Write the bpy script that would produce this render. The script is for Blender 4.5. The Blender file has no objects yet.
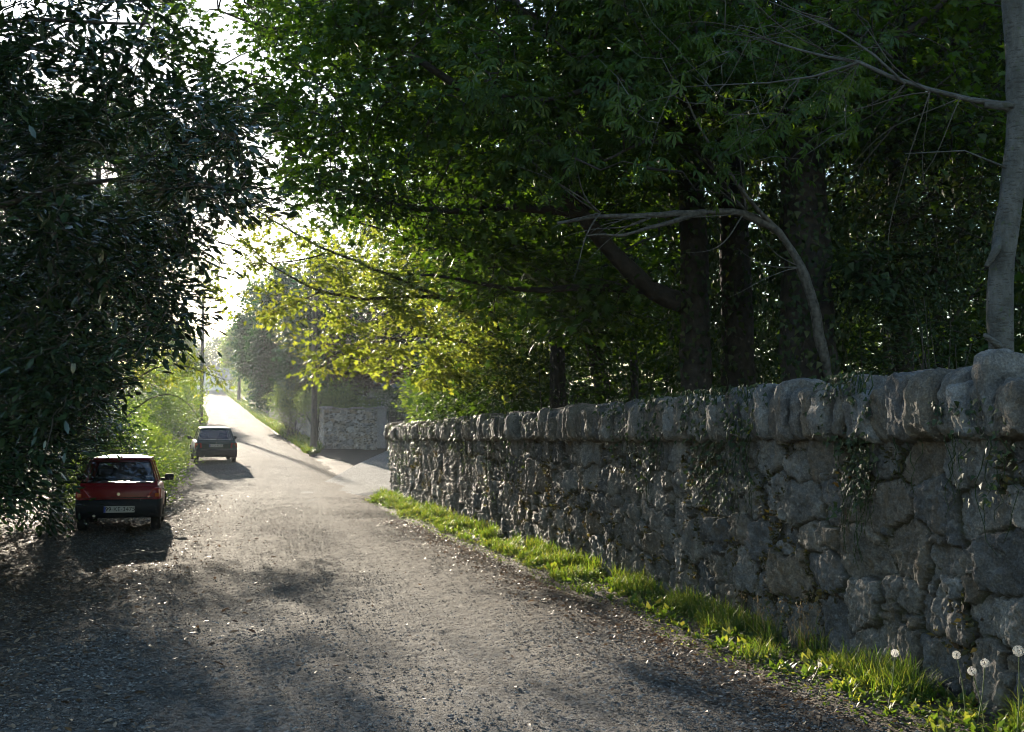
import bpy, math, random
import numpy as np
from mathutils import Vector, Matrix

random.seed(11)
rng = np.random.default_rng(11)
SC = bpy.context.scene
COL = SC.collection
PI = math.pi
A = np.array

# ------------------------------------------------------------------ camera model (used to read positions off the photograph)
F = 1138.0
HOR = 440.0
PITCH = math.atan((HOR - 366) / F)
CAMZ = 1.65


def P(px, py, Y):
    """world point at depth Y seen at pixel (px, py)"""
    c, s = math.cos(PITCH), math.sin(PITCH)
    u = 366 - py
    d = A([px - 512, F * c - u * s, F * s + u * c])
    d = d * (Y / d[1])
    return A([d[0], Y, CAMZ + d[2]])


def proj(p):
    p = np.asarray(p, float)
    c, s = math.cos(PITCH), math.sin(PITCH)
    q = p - A([0, 0, CAMZ])
    f = q[..., 1] * c + q[..., 2] * s
    u = -q[..., 1] * s + q[..., 2] * c
    return np.stack([512 + F * q[..., 0] / f, 366 - F * u / f], -1)


# ------------------------------------------------------------------ numpy noise
def _h(ix, iy, iz):
    n = (ix * 374761393 + iy * 668265263 + iz * 2147483647 * 7 + 144665) & 0x7fffffff
    n = ((n ^ (n >> 13)) * 1274126177) & 0x7fffffff
    n = (n ^ (n >> 16))
    n = (n * 1103515245 + 12345) & 0x7fffffff
    return ((n >> 8) & 0xffff) / 65535.0


def vn(p):
    p = np.asarray(p, float)
    i = np.floor(p).astype(np.int64)
    f = p - i
    f = f * f * (3 - 2 * f)
    r = 0
    for a in (0, 1):
        for b in (0, 1):
            for c in (0, 1):
                w = (f[..., 0] if a else 1 - f[..., 0]) * (f[..., 1] if b else 1 - f[..., 1]) * (f[..., 2] if c else 1 - f[..., 2])
                r = r + w * _h(i[..., 0] + a, i[..., 1] + b, i[..., 2] + c)
    return r


def fbm(p, o=4):
    p = np.asarray(p, float)
    r = 0
    a = .5
    for k in range(o):
        r = r + a * (vn(p) - .5)
        p = p * 2.03 + 17.3
        a *= .5
    return r * 2


def unit(v):
    v = np.asarray(v, float)
    return v / np.maximum(np.linalg.norm(v, axis=-1, keepdims=True), 1e-9)


def sstep(a, b, x):
    t = np.clip((x - a) / (b - a), 0, 1)
    return t * t * (3 - 2 * t)


# ------------------------------------------------------------------ terrain and road frame
_ty = np.linspace(-80, 900, 9801)
_th = np.interp(_ty, [-80, 27, 36, 44, 58, 68, 118, 227, 250, 300, 400, 900],
                [0, 0, .26, .70, 1.25, 1.62, 3.8, 11.4, 12.4, 12.4, 11, 10])
_k = np.hanning(81)
_th = np.convolve(np.pad(_th, 40, mode='edge'), _k / _k.sum(), 'valid')
W0 = A([2.69, 7.9])
D2 = unit(A([-.242, .970]))
R2 = A([D2[1], -D2[0]])


def H(x, y):
    return np.interp(y, _ty, _th)


def ut(x, y):
    dx, dy = np.asarray(x) - W0[0], np.asarray(y) - W0[1]
    return dx * R2[0] + dy * R2[1], dx * D2[0] + dy * D2[1]


def xy(u, t):
    u, t = np.asarray(u, float), np.asarray(t, float)
    return W0[0] + u * R2[0] + t * D2[0], W0[1] + u * R2[1] + t * D2[1]


def uR(t):
    return np.interp(t, [-40, 24, 62, 113, 226, 300], [-.75, -.75, -1.0, -1.5, -5.7, -12])


def uL(t):
    return uR(t) - np.interp(t, [-40, 20, 40, 62, 300], [5.7, 5.5, 5.2, 5.0, 4.8])


# ------------------------------------------------------------------ materials
def mat(name):
    m = bpy.data.materials.new(name)
    m.use_nodes = True
    nt = m.node_tree
    nt.nodes.clear()
    out = nt.nodes.new('ShaderNodeOutputMaterial')
    return m, nt, out


def N(nt, typ, ins=None, **kw):
    n = nt.nodes.new(typ)
    for k, v in kw.items():
        setattr(n, k, v)
    for k, v in (ins or {}).items():
        if isinstance(v, bpy.types.NodeSocket):
            nt.links.new(v, n.inputs[k])
        else:
            n.inputs[k].default_value = v
    return n


def rgb(c):
    return (c[0], c[1], c[2], 1)


def ramp(nt, fac, stops):
    n = nt.nodes.new('ShaderNodeValToRGB')
    e = n.color_ramp.elements
    e[0].position, e[0].color = stops[0][0], rgb(stops[0][1])
    e[1].position, e[1].color = stops[1][0], rgb(stops[1][1])
    for p, c in stops[2:]:
        x = e.new(p)
        x.color = rgb(c)
    nt.links.new(fac, n.inputs[0])
    return n.outputs[0]


def objco(nt, scale=(1, 1, 1)):
    g = N(nt, 'ShaderNodeNewGeometry')
    mp = N(nt, 'ShaderNodeMapping', {'Vector': g.outputs['Position'], 'Scale': scale})
    return mp.outputs[0]


def mixc(nt, fac, a, b):
    m = nt.nodes.new('ShaderNodeMix')
    m.data_type = 'RGBA'
    for s, v in ((m.inputs[0], fac), (m.inputs[6], a), (m.inputs[7], b)):
        if isinstance(v, bpy.types.NodeSocket):
            nt.links.new(v, s)
        else:
            s.default_value = v if not isinstance(v, tuple) else rgb(v)
    return m.outputs[2]


def leafmat(name, c1, c2, c3, trans=.45, rough=.4, tcol=None, spec=.5):
    """leaf: three-tone random colour per leaf, glossy cuticle, light coming through the blade"""
    m, nt, out = mat(name)
    at = N(nt, 'ShaderNodeAttribute', attribute_name='rnd')
    col = ramp(nt, at.outputs['Fac'], [(0, c1), (.55, c2), (1, c3)])
    p = N(nt, 'ShaderNodeBsdfPrincipled', {'Base Color': col, 'Roughness': rough, 'Specular IOR Level': spec})
    if tcol is None:
        tcol = (2.2, 2.0, .7)
    mu = N(nt, 'ShaderNodeMix', data_type='RGBA', blend_type='MULTIPLY')
    mu.inputs[0].default_value = 1
    nt.links.new(col, mu.inputs[6])
    mu.inputs[7].default_value = rgb(tcol)
    tr = N(nt, 'ShaderNodeBsdfTranslucent', {'Color': mu.outputs[2]})
    ms = N(nt, 'ShaderNodeMixShader', {0: trans, 1: p.outputs[0], 2: tr.outputs[0]})
    nt.links.new(ms.outputs[0], out.inputs[0])
    return m


def simple(name, col, rough=.6, metal=0, spec=.5, coat=0, noise=None):
    m, nt, out = mat(name)
    p = N(nt, 'ShaderNodeBsdfPrincipled', {'Base Color': rgb(col), 'Roughness': rough, 'Metallic': metal,
                                           'Specular IOR Level': spec, 'Coat Weight': coat})
    if noise:
        sc, amt, bump = noise
        n = N(nt, 'ShaderNodeTexNoise', {'Vector': objco(nt), 'Scale': sc, 'Detail': 6.})
        c = ramp(nt, n.outputs[0], [(.3, A(col) * (1 - amt)), (.7, A(col) * (1 + amt))])
        nt.links.new(c, p.inputs['Base Color'])
        if bump:
            b = N(nt, 'ShaderNodeBump', {'Height': n.outputs[0], 'Strength': 1., 'Distance': bump})
            nt.links.new(b.outputs[0], p.inputs['Normal'])
    nt.links.new(p.outputs[0], out.inputs[0])
    return m


M = {}
M['laurel'] = leafmat('laurel_leaf', (.014, .028, .016), (.024, .046, .022), (.055, .08, .034), .18, .2, (1.8, 2.2, .7), .7)
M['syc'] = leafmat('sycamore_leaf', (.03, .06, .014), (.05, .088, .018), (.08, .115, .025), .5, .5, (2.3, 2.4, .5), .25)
M['syc_dark'] = leafmat('shaded_sycamore_leaf', (.022, .046, .012), (.035, .068, .015), (.055, .09, .02), .32, .5, (2.3, 2.5, .5), .25)  # sycamore leaf with canopy shade put into its colour and translucency
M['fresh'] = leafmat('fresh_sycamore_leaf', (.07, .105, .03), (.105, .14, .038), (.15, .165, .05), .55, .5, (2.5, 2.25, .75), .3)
M['chest'] = leafmat('chestnut_leaf', (.026, .055, .016), (.04, .075, .02), (.065, .095, .024), .4, .5, (2.2, 2.2, .6), .2)
M['under'] = leafmat('undergrowth_leaf', (.02, .042, .014), (.032, .06, .018), (.055, .085, .022), .4, .5, (2.2, 2.2, .6), .25)
M['ivy'] = leafmat('ivy_leaf', (.018, .034, .014), (.028, .05, .018), (.055, .065, .025), .25, .55, (2., 2., .6), .3)
M['moss'] = leafmat('joint_moss', (.05, .032, .018), (.045, .05, .02), (.09, .075, .03), .3, .7, (1.8, 1.6, .6), .2)
M['bush'] = leafmat('bush_leaf', (.07, .11, .025), (.10, .15, .03), (.16, .19, .05), .45, .45, (2., 2., .6))
M['backlit_shrub'] = leafmat('backlit_shrub_leaf', (.10, .14, .06), (.14, .18, .08), (.2, .23, .11), .4, .5, (1.8, 1.9, .8))  # grey-green leaf, lightened to stand in for backlight and haze
M['evergreen'] = leafmat('evergreen_leaf', (.016, .040, .022), (.024, .055, .028), (.04, .075, .034), .25, .5, (1.6, 2.2, .8))
M['beech'] = leafmat('copper_leaf', (.03, .022, .022), (.045, .032, .028), (.06, .045, .03), .3, .45, (1.8, 1.2, .9))
M['grass'] = leafmat('grass_blade', (.05, .095, .02), (.085, .14, .028), (.19, .19, .075), .45, .5, (2.1, 2.0, .6), .3)
M['litter'] = leafmat('dead_leaf', (.05, .03, .018), (.11, .07, .04), (.24, .17, .11), .15, .5, (1.5, 1.2, .8))
M['straw'] = leafmat('seed_grass', (.12, .085, .05), (.17, .125, .075), (.22, .17, .11), .35, .6, (1.5, 1.4, 1))
M['white_fluff'] = leafmat('dandelion_fluff', (.75, .73, .68), (.8, .78, .74), (.85, .83, .8), .5, .6, (1.1, 1.1, 1.1))
M['stem'] = simple('flower_stem', (.12, .14, .05), .5)
M['bark'] = simple('dark_bark', (.028, .023, .018), .85, noise=(9, .5, .03))


def pale_bark():
    m, nt, out = mat('pale_bark')
    n1 = N(nt, 'ShaderNodeTexNoise', {'Vector': objco(nt, (1, 1, .55)), 'Scale': 6., 'Detail': 9., 'Roughness': .72})
    n2 = N(nt, 'ShaderNodeTexNoise', {'Vector': objco(nt, (14, 14, 60)), 'Scale': 1., 'Detail': 5., 'Roughness': .7})
    n3 = N(nt, 'ShaderNodeTexNoise', {'Vector': objco(nt), 'Scale': 19., 'Detail': 4.})
    c = ramp(nt, n1.outputs[0], [(.3, (.045, .045, .04)), (.47, (.085, .085, .078)), (.6, (.125, .123, .115)), (.75, (.17, .17, .155))])
    c = mixc(nt, ramp(nt, n2.outputs[0], [(.53, (0, 0, 0)), (.62, (.75, .75, .75))]), c, (.04, .036, .03))
    c = mixc(nt, ramp(nt, n3.outputs[0], [(.60, (0, 0, 0)), (.66, (.6, .6, .6))]), c, (.07, .085, .045))
    b = N(nt, 'ShaderNodeBump', {'Height': n2.outputs[0], 'Strength': 1., 'Distance': .012}, invert=True)
    b2 = N(nt, 'ShaderNodeBump', {'Height': n1.outputs[0], 'Strength': 1., 'Distance': .03, 'Normal': b.outputs[0]})
    p = N(nt, 'ShaderNodeBsdfPrincipled', {'Base Color': c, 'Roughness': .85, 'Specular IOR Level': .25, 'Normal': b2.outputs[0]})
    nt.links.new(p.outputs[0], out.inputs[0])
    return m


M['bark_pale'] = pale_bark()
M['bark_mid'] = simple('grey_limb_bark', (.075, .072, .066), .85, noise=(18, .6, .02))
M['twig'] = simple('twig_bark', (.05, .042, .034), .8)
M['pole'] = simple('weathered_pole', (.07, .055, .045), .8, noise=(20, .4, .004))
M['render_white'] = simple('white_render', (.72, .72, .70), .8, noise=(6, .06, 0))
M['slate'] = simple('roof_slate', (.09, .09, .10), .6, noise=(20, .3, .01))
M['granite'] = simple('granite_block', (.27, .26, .25), .75, noise=(30, .3, .006))
M['iron'] = simple('black_iron', (.015, .016, .018), .45)
M['pebble'] = None


def road_material(name='gravelly_asphalt', tint=None):
    m, nt, out = mat(name)
    co = objco(nt)
    v = N(nt, 'ShaderNodeTexVoronoi', {'Vector': co, 'Scale': 34.})
    v2 = N(nt, 'ShaderNodeTexVoronoi', {'Vector': co, 'Scale': 95.})
    n1 = N(nt, 'ShaderNodeTexNoise', {'Vector': co, 'Scale': .55, 'Detail': 5., 'Roughness': .6})
    n2 = N(nt, 'ShaderNodeTexNoise', {'Vector': co, 'Scale': 7., 'Detail': 6., 'Roughness': .65})
    base = ramp(nt, n1.outputs[0], [(.3, (.122, .12, .118)), (.5, (.178, .175, .17)), (.72, (.232, .226, .216))])
    dirt = ramp(nt, n2.outputs[0], [(.42, (.12, .098, .075)), (.62, (.22, .205, .185))])
    c = mixc(nt, .4, base, dirt)
    lat = N(nt, 'ShaderNodeAttribute', attribute_name='lat')
    wob = N(nt, 'ShaderNodeMath', {0: n1.outputs[0], 1: .35}, operation='MULTIPLY')
    lw = N(nt, 'ShaderNodeMath', {0: lat.outputs['Fac'], 1: wob.outputs[0]}, operation='ADD')
    lh = N(nt, 'ShaderNodeMath', {0: lw.outputs[0], 1: .325}, operation='SUBTRACT')
    l01 = N(nt, 'ShaderNodeMapRange', {0: lh.outputs[0], 1: -1.15, 2: .85})
    earth = ramp(nt, l01.outputs[0], [(0, (.9, .9, .9)), (.24, (.45, .45, .45)), (.36, (0, 0, 0)), (.46, (.18, .18, .18)), (.56, (.15, .15, .15)), (.66, (0, 0, 0)), (.8, (.4, .4, .4)), (.95, (.95, .95, .95))])
    c = mixc(nt, earth, c, mixc(nt, n2.outputs[0], (.07, .052, .038), (.15, .12, .092)))
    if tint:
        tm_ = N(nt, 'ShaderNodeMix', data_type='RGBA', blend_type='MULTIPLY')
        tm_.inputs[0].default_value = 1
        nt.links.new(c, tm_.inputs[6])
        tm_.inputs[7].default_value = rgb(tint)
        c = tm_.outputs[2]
    sp = ramp(nt, v.outputs['Color'], [(.2, (.35, .35, .35)), (.8, (1.65, 1.65, 1.65))])
    mu = N(nt, 'ShaderNodeMix', data_type='RGBA', blend_type='MULTIPLY')
    mu.inputs[0].default_value = .75
    nt.links.new(c, mu.inputs[6])
    nt.links.new(sp, mu.inputs[7])
    hs = N(nt, 'ShaderNodeMath', {0: v.outputs['Distance'], 1: v2.outputs['Distance']}, operation='ADD')
    b1 = N(nt, 'ShaderNodeBump', {'Height': hs.outputs[0], 'Strength': 1., 'Distance': .036}, invert=True)
    b2 = N(nt, 'ShaderNodeBump', {'Height': n2.outputs[0], 'Strength': .9, 'Distance': .06, 'Normal': b1.outputs[0]})
    p = N(nt, 'ShaderNodeBsdfPrincipled', {'Base Color': mu.outputs[2], 'Roughness': .9, 'Specular IOR Level': .2,
                                           'Normal': b2.outputs[0]})
    nt.links.new(p.outputs[0], out.inputs[0])
    return m


def soil_material():
    m, nt, out = mat('leafy_soil')
    co = objco(nt)
    n1 = N(nt, 'ShaderNodeTexNoise', {'Vector': co, 'Scale': 1.2, 'Detail': 8., 'Roughness': .65})
    n2 = N(nt, 'ShaderNodeTexNoise', {'Vector': co, 'Scale': 28., 'Detail': 5.})
    c = ramp(nt, n1.outputs[0], [(.3, (.035, .027, .02)), (.55, (.065, .05, .038)), (.75, (.095, .078, .06))])
    c2 = ramp(nt, n2.outputs[0], [(.4, (.03, .023, .018)), (.65, (.13, .10, .075))])
    c = mixc(nt, .45, c, c2)
    b = N(nt, 'ShaderNodeBump', {'Height': n2.outputs[0], 'Strength': 1., 'Distance': .03})
    p = N(nt, 'ShaderNodeBsdfPrincipled', {'Base Color': c, 'Roughness': .85, 'Normal': b.outputs[0], 'Specular IOR Level': .2})
    nt.links.new(p.outputs[0], out.inputs[0])
    return m


def stone_material(name, lo, mid, hi, jointc=(.05, .038, .025), lich=.25):
    """rubble stone: colour per stone (rnd), mossy earth in the joints (joint), mineral speckle and lichen"""
    m, nt, out = mat(name)
    co = objco(nt)
    at = N(nt, 'ShaderNodeAttribute', attribute_name='rnd')
    jo = N(nt, 'ShaderNodeAttribute', attribute_name='joint')
    lo, mid, hi = A(lo), A(mid), A(hi)
    c = ramp(nt, at.outputs['Fac'], [(0, lo), (.22, mid * A([.98, 1, 1.06])), (.4, mid * A([1.08, .98, .84])), (.55, hi * A([.94, 1, 1.08])), (.72, mid * A([1.12, .95, .76])), (.86, mid), (1, hi)])
    n1 = N(nt, 'ShaderNodeTexNoise', {'Vector': co, 'Scale': 5., 'Detail': 8., 'Roughness': .7})
    n2 = N(nt, 'ShaderNodeTexNoise', {'Vector': co, 'Scale': 45., 'Detail': 4., 'Roughness': .6})
    g = ramp(nt, n1.outputs[0], [(.32, (.42, .41, .40)), (.5, (.95, .94, .93)), (.68, (1.55, 1.5, 1.42))])
    mu = N(nt, 'ShaderNodeMix', data_type='RGBA', blend_type='MULTIPLY')
    mu.inputs[0].default_value = .9
    nt.links.new(c, mu.inputs[6])
    nt.links.new(g, mu.inputs[7])
    sp = N(nt, 'ShaderNodeTexNoise', {'Vector': co, 'Scale': 75., 'Detail': 2., 'Roughness': .5})
    spc = ramp(nt, sp.outputs[0], [(.36, (.6, .6, .6)), (.5, (1, 1, 1)), (.66, (1.7, 1.68, 1.62))])
    mu2 = N(nt, 'ShaderNodeMix', data_type='RGBA', blend_type='MULTIPLY')
    mu2.inputs[0].default_value = .5
    nt.links.new(mu.outputs[2], mu2.inputs[6])
    nt.links.new(spc, mu2.inputs[7])
    mu = mu2
    n3 = N(nt, 'ShaderNodeTexNoise', {'Vector': co, 'Scale': 11., 'Detail': 5., 'Roughness': .6})
    lm = ramp(nt, n3.outputs[0], [(.60, (0, 0, 0)), (.68, (lich, lich, lich))])
    c = mixc(nt, lm, mu.outputs[2], (.36, .36, .33))
    st_ = N(nt, 'ShaderNodeTexNoise', {'Vector': objco(nt, (6, 6, 1.6)), 'Scale': 1., 'Detail': 6., 'Roughness': .7})
    c = mixc(nt, ramp(nt, st_.outputs[0], [(.54, (0, 0, 0)), (.68, (.5, .5, .5))]), c, (.17, .115, .06))
    jc = ramp(nt, n3.outputs[0], [(.4, jointc), (.62, (.06, .062, .028))])
    c = mixc(nt, jo.outputs['Fac'], c, jc)
    n4 = N(nt, 'ShaderNodeTexNoise', {'Vector': co, 'Scale': 15., 'Detail': 8., 'Roughness': .72})
    b0 = N(nt, 'ShaderNodeBump', {'Height': n4.outputs[0], 'Strength': 1., 'Distance': .05})
    b = N(nt, 'ShaderNodeBump', {'Height': n2.outputs[0], 'Strength': .8, 'Distance': .016, 'Normal': b0.outputs[0]})
    p = N(nt, 'ShaderNodeBsdfPrincipled', {'Base Color': c, 'Roughness': .75, 'Normal': b.outputs[0], 'Specular IOR Level': .35})
    nt.links.new(p.outputs[0], out.inputs[0])
    return m


M['road'] = road_material()
M['side_road'] = road_material('skylit_asphalt', (1.45, 1.6, 1.75))  # tint puts the bluish skylight of the shaded junction into the road colour
M['soil'] = soil_material()
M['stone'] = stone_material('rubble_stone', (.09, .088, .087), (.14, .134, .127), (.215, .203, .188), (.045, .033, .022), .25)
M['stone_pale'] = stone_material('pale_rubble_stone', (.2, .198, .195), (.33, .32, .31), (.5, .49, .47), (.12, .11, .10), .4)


def pebble_material():
    m, nt, out = mat('loose_chippings')
    at = N(nt, 'ShaderNodeAttribute', attribute_name='rnd')
    c = ramp(nt, at.outputs['Fac'], [(0, (.06, .056, .05)), (.6, (.13, .12, .108)), (1, (.28, .26, .235))])
    p = N(nt, 'ShaderNodeBsdfPrincipled', {'Base Color': c, 'Roughness': .9, 'Specular IOR Level': .12})
    nt.links.new(p.outputs[0], out.inputs[0])
    return m


M['pebble'] = pebble_material()


# ------------------------------------------------------------------ object helpers
def link(o, parent=None):
    COL.objects.link(o)
    if parent is not None:
        o.parent = parent
    return o


def tag(o, label=None, cat=None, group=None, kind=None):
    for k, v in (('label', label), ('category', cat), ('group', group), ('kind', kind)):
        if v:
            o[k] = v
    return o


def empty(name, loc, label, cat, group=None, rz=0):
    o = bpy.data.objects.new(name, None)
    o.empty_display_size = .2
    o.location = loc
    o.rotation_euler = (0, 0, rz)
    link(o)
    return tag(o, label, cat, group)


def tmesh(name, V, T, m, parent=None, attrs=None, smooth=False, loc=None):
    """one object from numpy vertices and triangles (or quads)"""
    V = np.ascontiguousarray(V, dtype=np.float32).reshape(-1, 3)
    T = np.ascontiguousarray(T, dtype=np.int32)
    k = T.shape[1]
    if parent is not None:
        V = V - A(parent.location, dtype=np.float32) if parent.rotation_euler.z == 0 else V
    me = bpy.data.meshes.new(name)
    me.vertices.add(len(V))
    me.vertices.foreach_set('co', V.ravel())
    me.loops.add(T.size)
    me.loops.foreach_set('vertex_index', T.ravel())
    me.polygons.add(len(T))
    me.polygons.foreach_set('loop_start', np.arange(0, T.size, k, dtype=np.int32))
    if smooth:
        me.polygons.foreach_set('use_smooth', np.ones(len(T), dtype=bool))
    for an, av in (attrs or {}).items():
        at = me.attributes.new(an, 'FLOAT', 'POINT')
        at.data.foreach_set('value', np.ascontiguousarray(av, dtype=np.float32))
    me.update(calc_edges=True)
    me.materials.append(m)
    o = bpy.data.objects.new(name, me)
    return link(o, parent)


# ------------------------------------------------------------------ leaves
def fan(bound, cz=.03, cx=.35):
    b = A(bound, float)
    z = np.zeros((len(b), 1))
    V = np.vstack([np.hstack([b, z]), [[cx, 0, cz]]])
    n = len(b)
    V[:, 2] -= .16 * V[:, 0] ** 2
    T = [(n, i, (i + 1) % n) for i in range(n)]
    return V, A(T)


SYC = fan([(0, 0), (.03, .40), (.27, .2), (.55, .5), (.6, .17), (1, 0), (.6, -.17), (.55, -.5), (.27, -.2), (.03, -.40)])
IVY = fan([(0, 0), (.1, .42), (.4, .28), (1, 0), (.4, -.28), (.1, -.42)], .05, .3)
_l = A([(0, 0, 0), (.3, .16, 0), (.68, .165, -.05), (1, 0, -.16), (.68, -.165, -.05), (.3, -.16, 0), (.3, 0, -.035), (.68, 0, -.085)])
LAU = (_l, A([(0, 6, 1), (1, 6, 7), (1, 7, 2), (2, 7, 3), (3, 7, 4), (4, 7, 6), (4, 6, 5), (5, 6, 0)]))
OVA = (A([(0, 0, 0), (.42, .27, .04), (1, 0, -.06), (.42, -.27, .04), (.45, 0, -.01)]), A([(0, 4, 1), (1, 4, 2), (2, 4, 3), (3, 4, 0)]))


def _chest():
    V, T = [], []
    for a, L in ((-75, .65), (-38, .9), (0, 1.), (38, .9), (75, .65)):
        a = math.radians(a)
        d = A([math.cos(a), math.sin(a), 0])
        q = A([-d[1], d[0], 0])
        i = len(V)
        V += [d * .02, d * L * .6 + q * .14 * L + A([0, 0, -.14 * L]), d * L + A([0, 0, -.42 * L]), d * L * .6 - q * .14 * L + A([0, 0, -.14 * L])]
        T += [(i, i + 1, i + 2), (i, i + 2, i + 3)]
    return A(V), A(T)


CHE = _chest()


def leaves(O, X, Z, S, tpl, r=None):
    """vertices / triangles / rnd for leaves at origins O, pointing along X, facing Z, length S"""
    TV, TT = tpl
    O = np.asarray(O, float)
    n = len(O)
    X = unit(X)
    Y = unit(np.cross(Z, X))
    Z = np.cross(X, Y)
    S = np.asarray(S, float).reshape(n, 1, 1)
    V = O[:, None, :] + S * (TV[None, :, 0:1] * X[:, None, :] + TV[None, :, 1:2] * Y[:, None, :] + TV[None, :, 2:3] * Z[:, None, :])
    k = len(TV)
    T = (TT[None] + (np.arange(n) * k)[:, None, None]).reshape(-1, 3)
    if r is None:
        r = rng.random(n)
    return V.reshape(-1, 3), T, np.repeat(r, k)


class Bag:
    def __init__(s):
        s.V, s.T, s.R, s.n = [], [], [], 0

    def add(s, V, T, R=None):
        s.V.append(V)
        s.T.append(T + s.n)
        s.R.append(np.full(len(V), .5) if R is None else R)
        s.n += len(V)

    def obj(s, name, m, parent=None, smooth=False):
        return tmesh(name, np.vstack(s.V), np.vstack(s.T), m, parent, {'rnd': np.concatenate(s.R)}, smooth)


def rdir(n):
    return unit(rng.normal(size=(n, 3)))


def sun_gap(O):
    """keep the small clear gap where the sun shows between the leaves"""
    q = proj(O)
    return np.hypot(q[:, 0] - 106, q[:, 1] - 173) > 14


def spray_leaves(C, Dr, rad, per, size, tpl, flat=.25, tilt=.5, droop=.25, gap=False, up=None, zf=.5):
    """leaves of many sprays: centres C, outward directions Dr"""
    n = len(C)
    per_i = np.maximum(3, (per * (.6 + .8 * rng.random(n))).astype(int))
    idx = np.repeat(np.arange(n), per_i)
    m = len(idx)
    d = unit(Dr[idx] * A([1, 1, zf]))
    side = unit(np.cross(d, A([0, 0, 1.])))
    a = rng.normal(size=(m, 3)) * A([.5, .45, flat])
    rd = (np.asarray(rad)[idx] if np.ndim(rad) else np.full(m, rad))[:, None]
    upv = np.cross(side, d)
    O = C[idx] + rd * (a[:, :1] * d + a[:, 1:2] * side + a[:, 2:3] * upv)
    O[:, 2] -= .12 * rd[:, 0] * (a[:, 0] ** 2 + a[:, 1] ** 2)
    X = d * .7 + .7 * (a[:, :1] * d + a[:, 1:2] * side) + rdir(m) * .5
    X[:, 2] -= droop
    Z = A([0, 0, 1.]) + rdir(m) * tilt if up is None else np.broadcast_to(A(up, float), (m, 3)) + rdir(m) * tilt
    S = size * (.65 + .6 * rng.random(m))
    r = np.clip(rng.random(m) * .7 + .3 * rng.random(n)[idx], 0, 1)
    if gap:
        k = sun_gap(O)
        O, X, Z, S, r = O[k], X[k], Z[k], S[k], r[k]
    return leaves(O, X, Z, S, tpl, r)


# ------------------------------------------------------------------ branches
def resample(pts, step):
    pts = np.asarray(pts, float)
    seg = np.linalg.norm(np.diff(pts, axis=0), axis=1)
    s = np.concatenate([[0], np.cumsum(seg)])
    n = max(3, int(s[-1] / step) + 1)
    q = np.linspace(0, s[-1], n)
    # catmull-rom style smoothing through cubic interpolation of each axis
    out = np.stack([np.interp(q, s, pts[:, k]) for k in range(3)], 1)
    for _ in range(3):
        if n > 4:
            out[1:-1] = .25 * out[:-2] + .5 * out[1:-1] + .25 * out[2:]
    return out


def tube(bag, pts, r0, r1, sides=7, wob=0.0, knots=0.0):
    pts = np.asarray(pts, float)
    n = len(pts)
    if wob:
        pts = pts + wob * np.stack([fbm(pts * 1.3 + 5 * k, 3) for k in range(3)], 1) * np.linspace(0, 1, n)[:, None] ** .3
    tan = unit(np.gradient(pts, axis=0))
    ref = A([.31, .22, .93]) if abs(tan[0, 2]) < .8 else A([.95, .2, .1])
    a = unit(np.cross(tan, ref))
    b = np.cross(tan, a)
    rr = np.linspace(0, 1, n)
    r = r0 + (r1 - r0) * rr ** .85
    ang = np.linspace(0, 2 * PI, sides, endpoint=False)
    ring = (np.cos(ang)[None, :, None] * a[:, None, :] + np.sin(ang)[None, :, None] * b[:, None, :])
    rad = r[:, None] * np.ones((n, sides))
    if knots:
        rad = rad * (1 + knots * fbm((pts[:, None, :] + ring * r[:, None, None]) * 3.1, 3))
    V = pts[:, None, :] + ring * rad[:, :, None]
    V = np.vstack([V.reshape(-1, 3), pts[:1], pts[-1:]])
    i, j = np.meshgrid(np.arange(n - 1), np.arange(sides), indexing='ij')
    q = lambda i, j: i * sides + (j % sides)
    T = np.vstack([np.stack([q(i, j), q(i, j + 1), q(i + 1, j + 1)], -1).reshape(-1, 3),
                   np.stack([q(i, j), q(i + 1, j + 1), q(i + 1, j)], -1).reshape(-1, 3),
                   [(n * sides, (k + 1) % sides, k) for k in range(sides)],
                   [(n * sides + 1, (n - 1) * sides + k, (n - 1) * sides + (k + 1) % sides) for k in range(sides)]])
    bag.add(V, T)
    return pts


def inpoly(p, poly):
    x, y = p[:, 0], p[:, 1]
    c = np.zeros(len(p), bool)
    n = len(poly)
    for i in range(n):
        x1, y1 = poly[i]
        x2, y2 = poly[(i + 1) % n]
        if y1 == y2:
            continue
        k = ((y1 > y) != (y2 > y)) & (x < (x2 - x1) * (y - y1) / (y2 - y1) + x1)
        c ^= k
    return c


def fill(poly, Y0, Y1, n, clump=0.0, freq=.7):
    """n spray centres spread through the depth Y0..Y1 of a crown whose outline was read off the photo"""
    poly = [tuple(map(float, q)) for q in poly]
    xs, ys = [q[0] for q in poly], [q[1] for q in poly]
    out = []
    tot = 0
    while tot < n:
        k = max(256, n * 2)
        p = np.stack([rng.uniform(min(xs), max(xs), k), rng.uniform(min(ys), max(ys), k)], 1)
        p = p[inpoly(p, poly)]
        Y = rng.uniform(Y0, Y1, len(p))
        W = np.stack([P(a, b, c) for (a, b), c in zip(p, Y)]) if len(p) else np.zeros((0, 3))
        if clump > 0 and len(W):
            W = W[vn(W * freq + 31.7) > clump]
        W = W[W[:, 2] > H(0, W[:, 1]) + .05]
        out.append(W)
        tot += len(W)
    return np.vstack(out)[:n]


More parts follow.
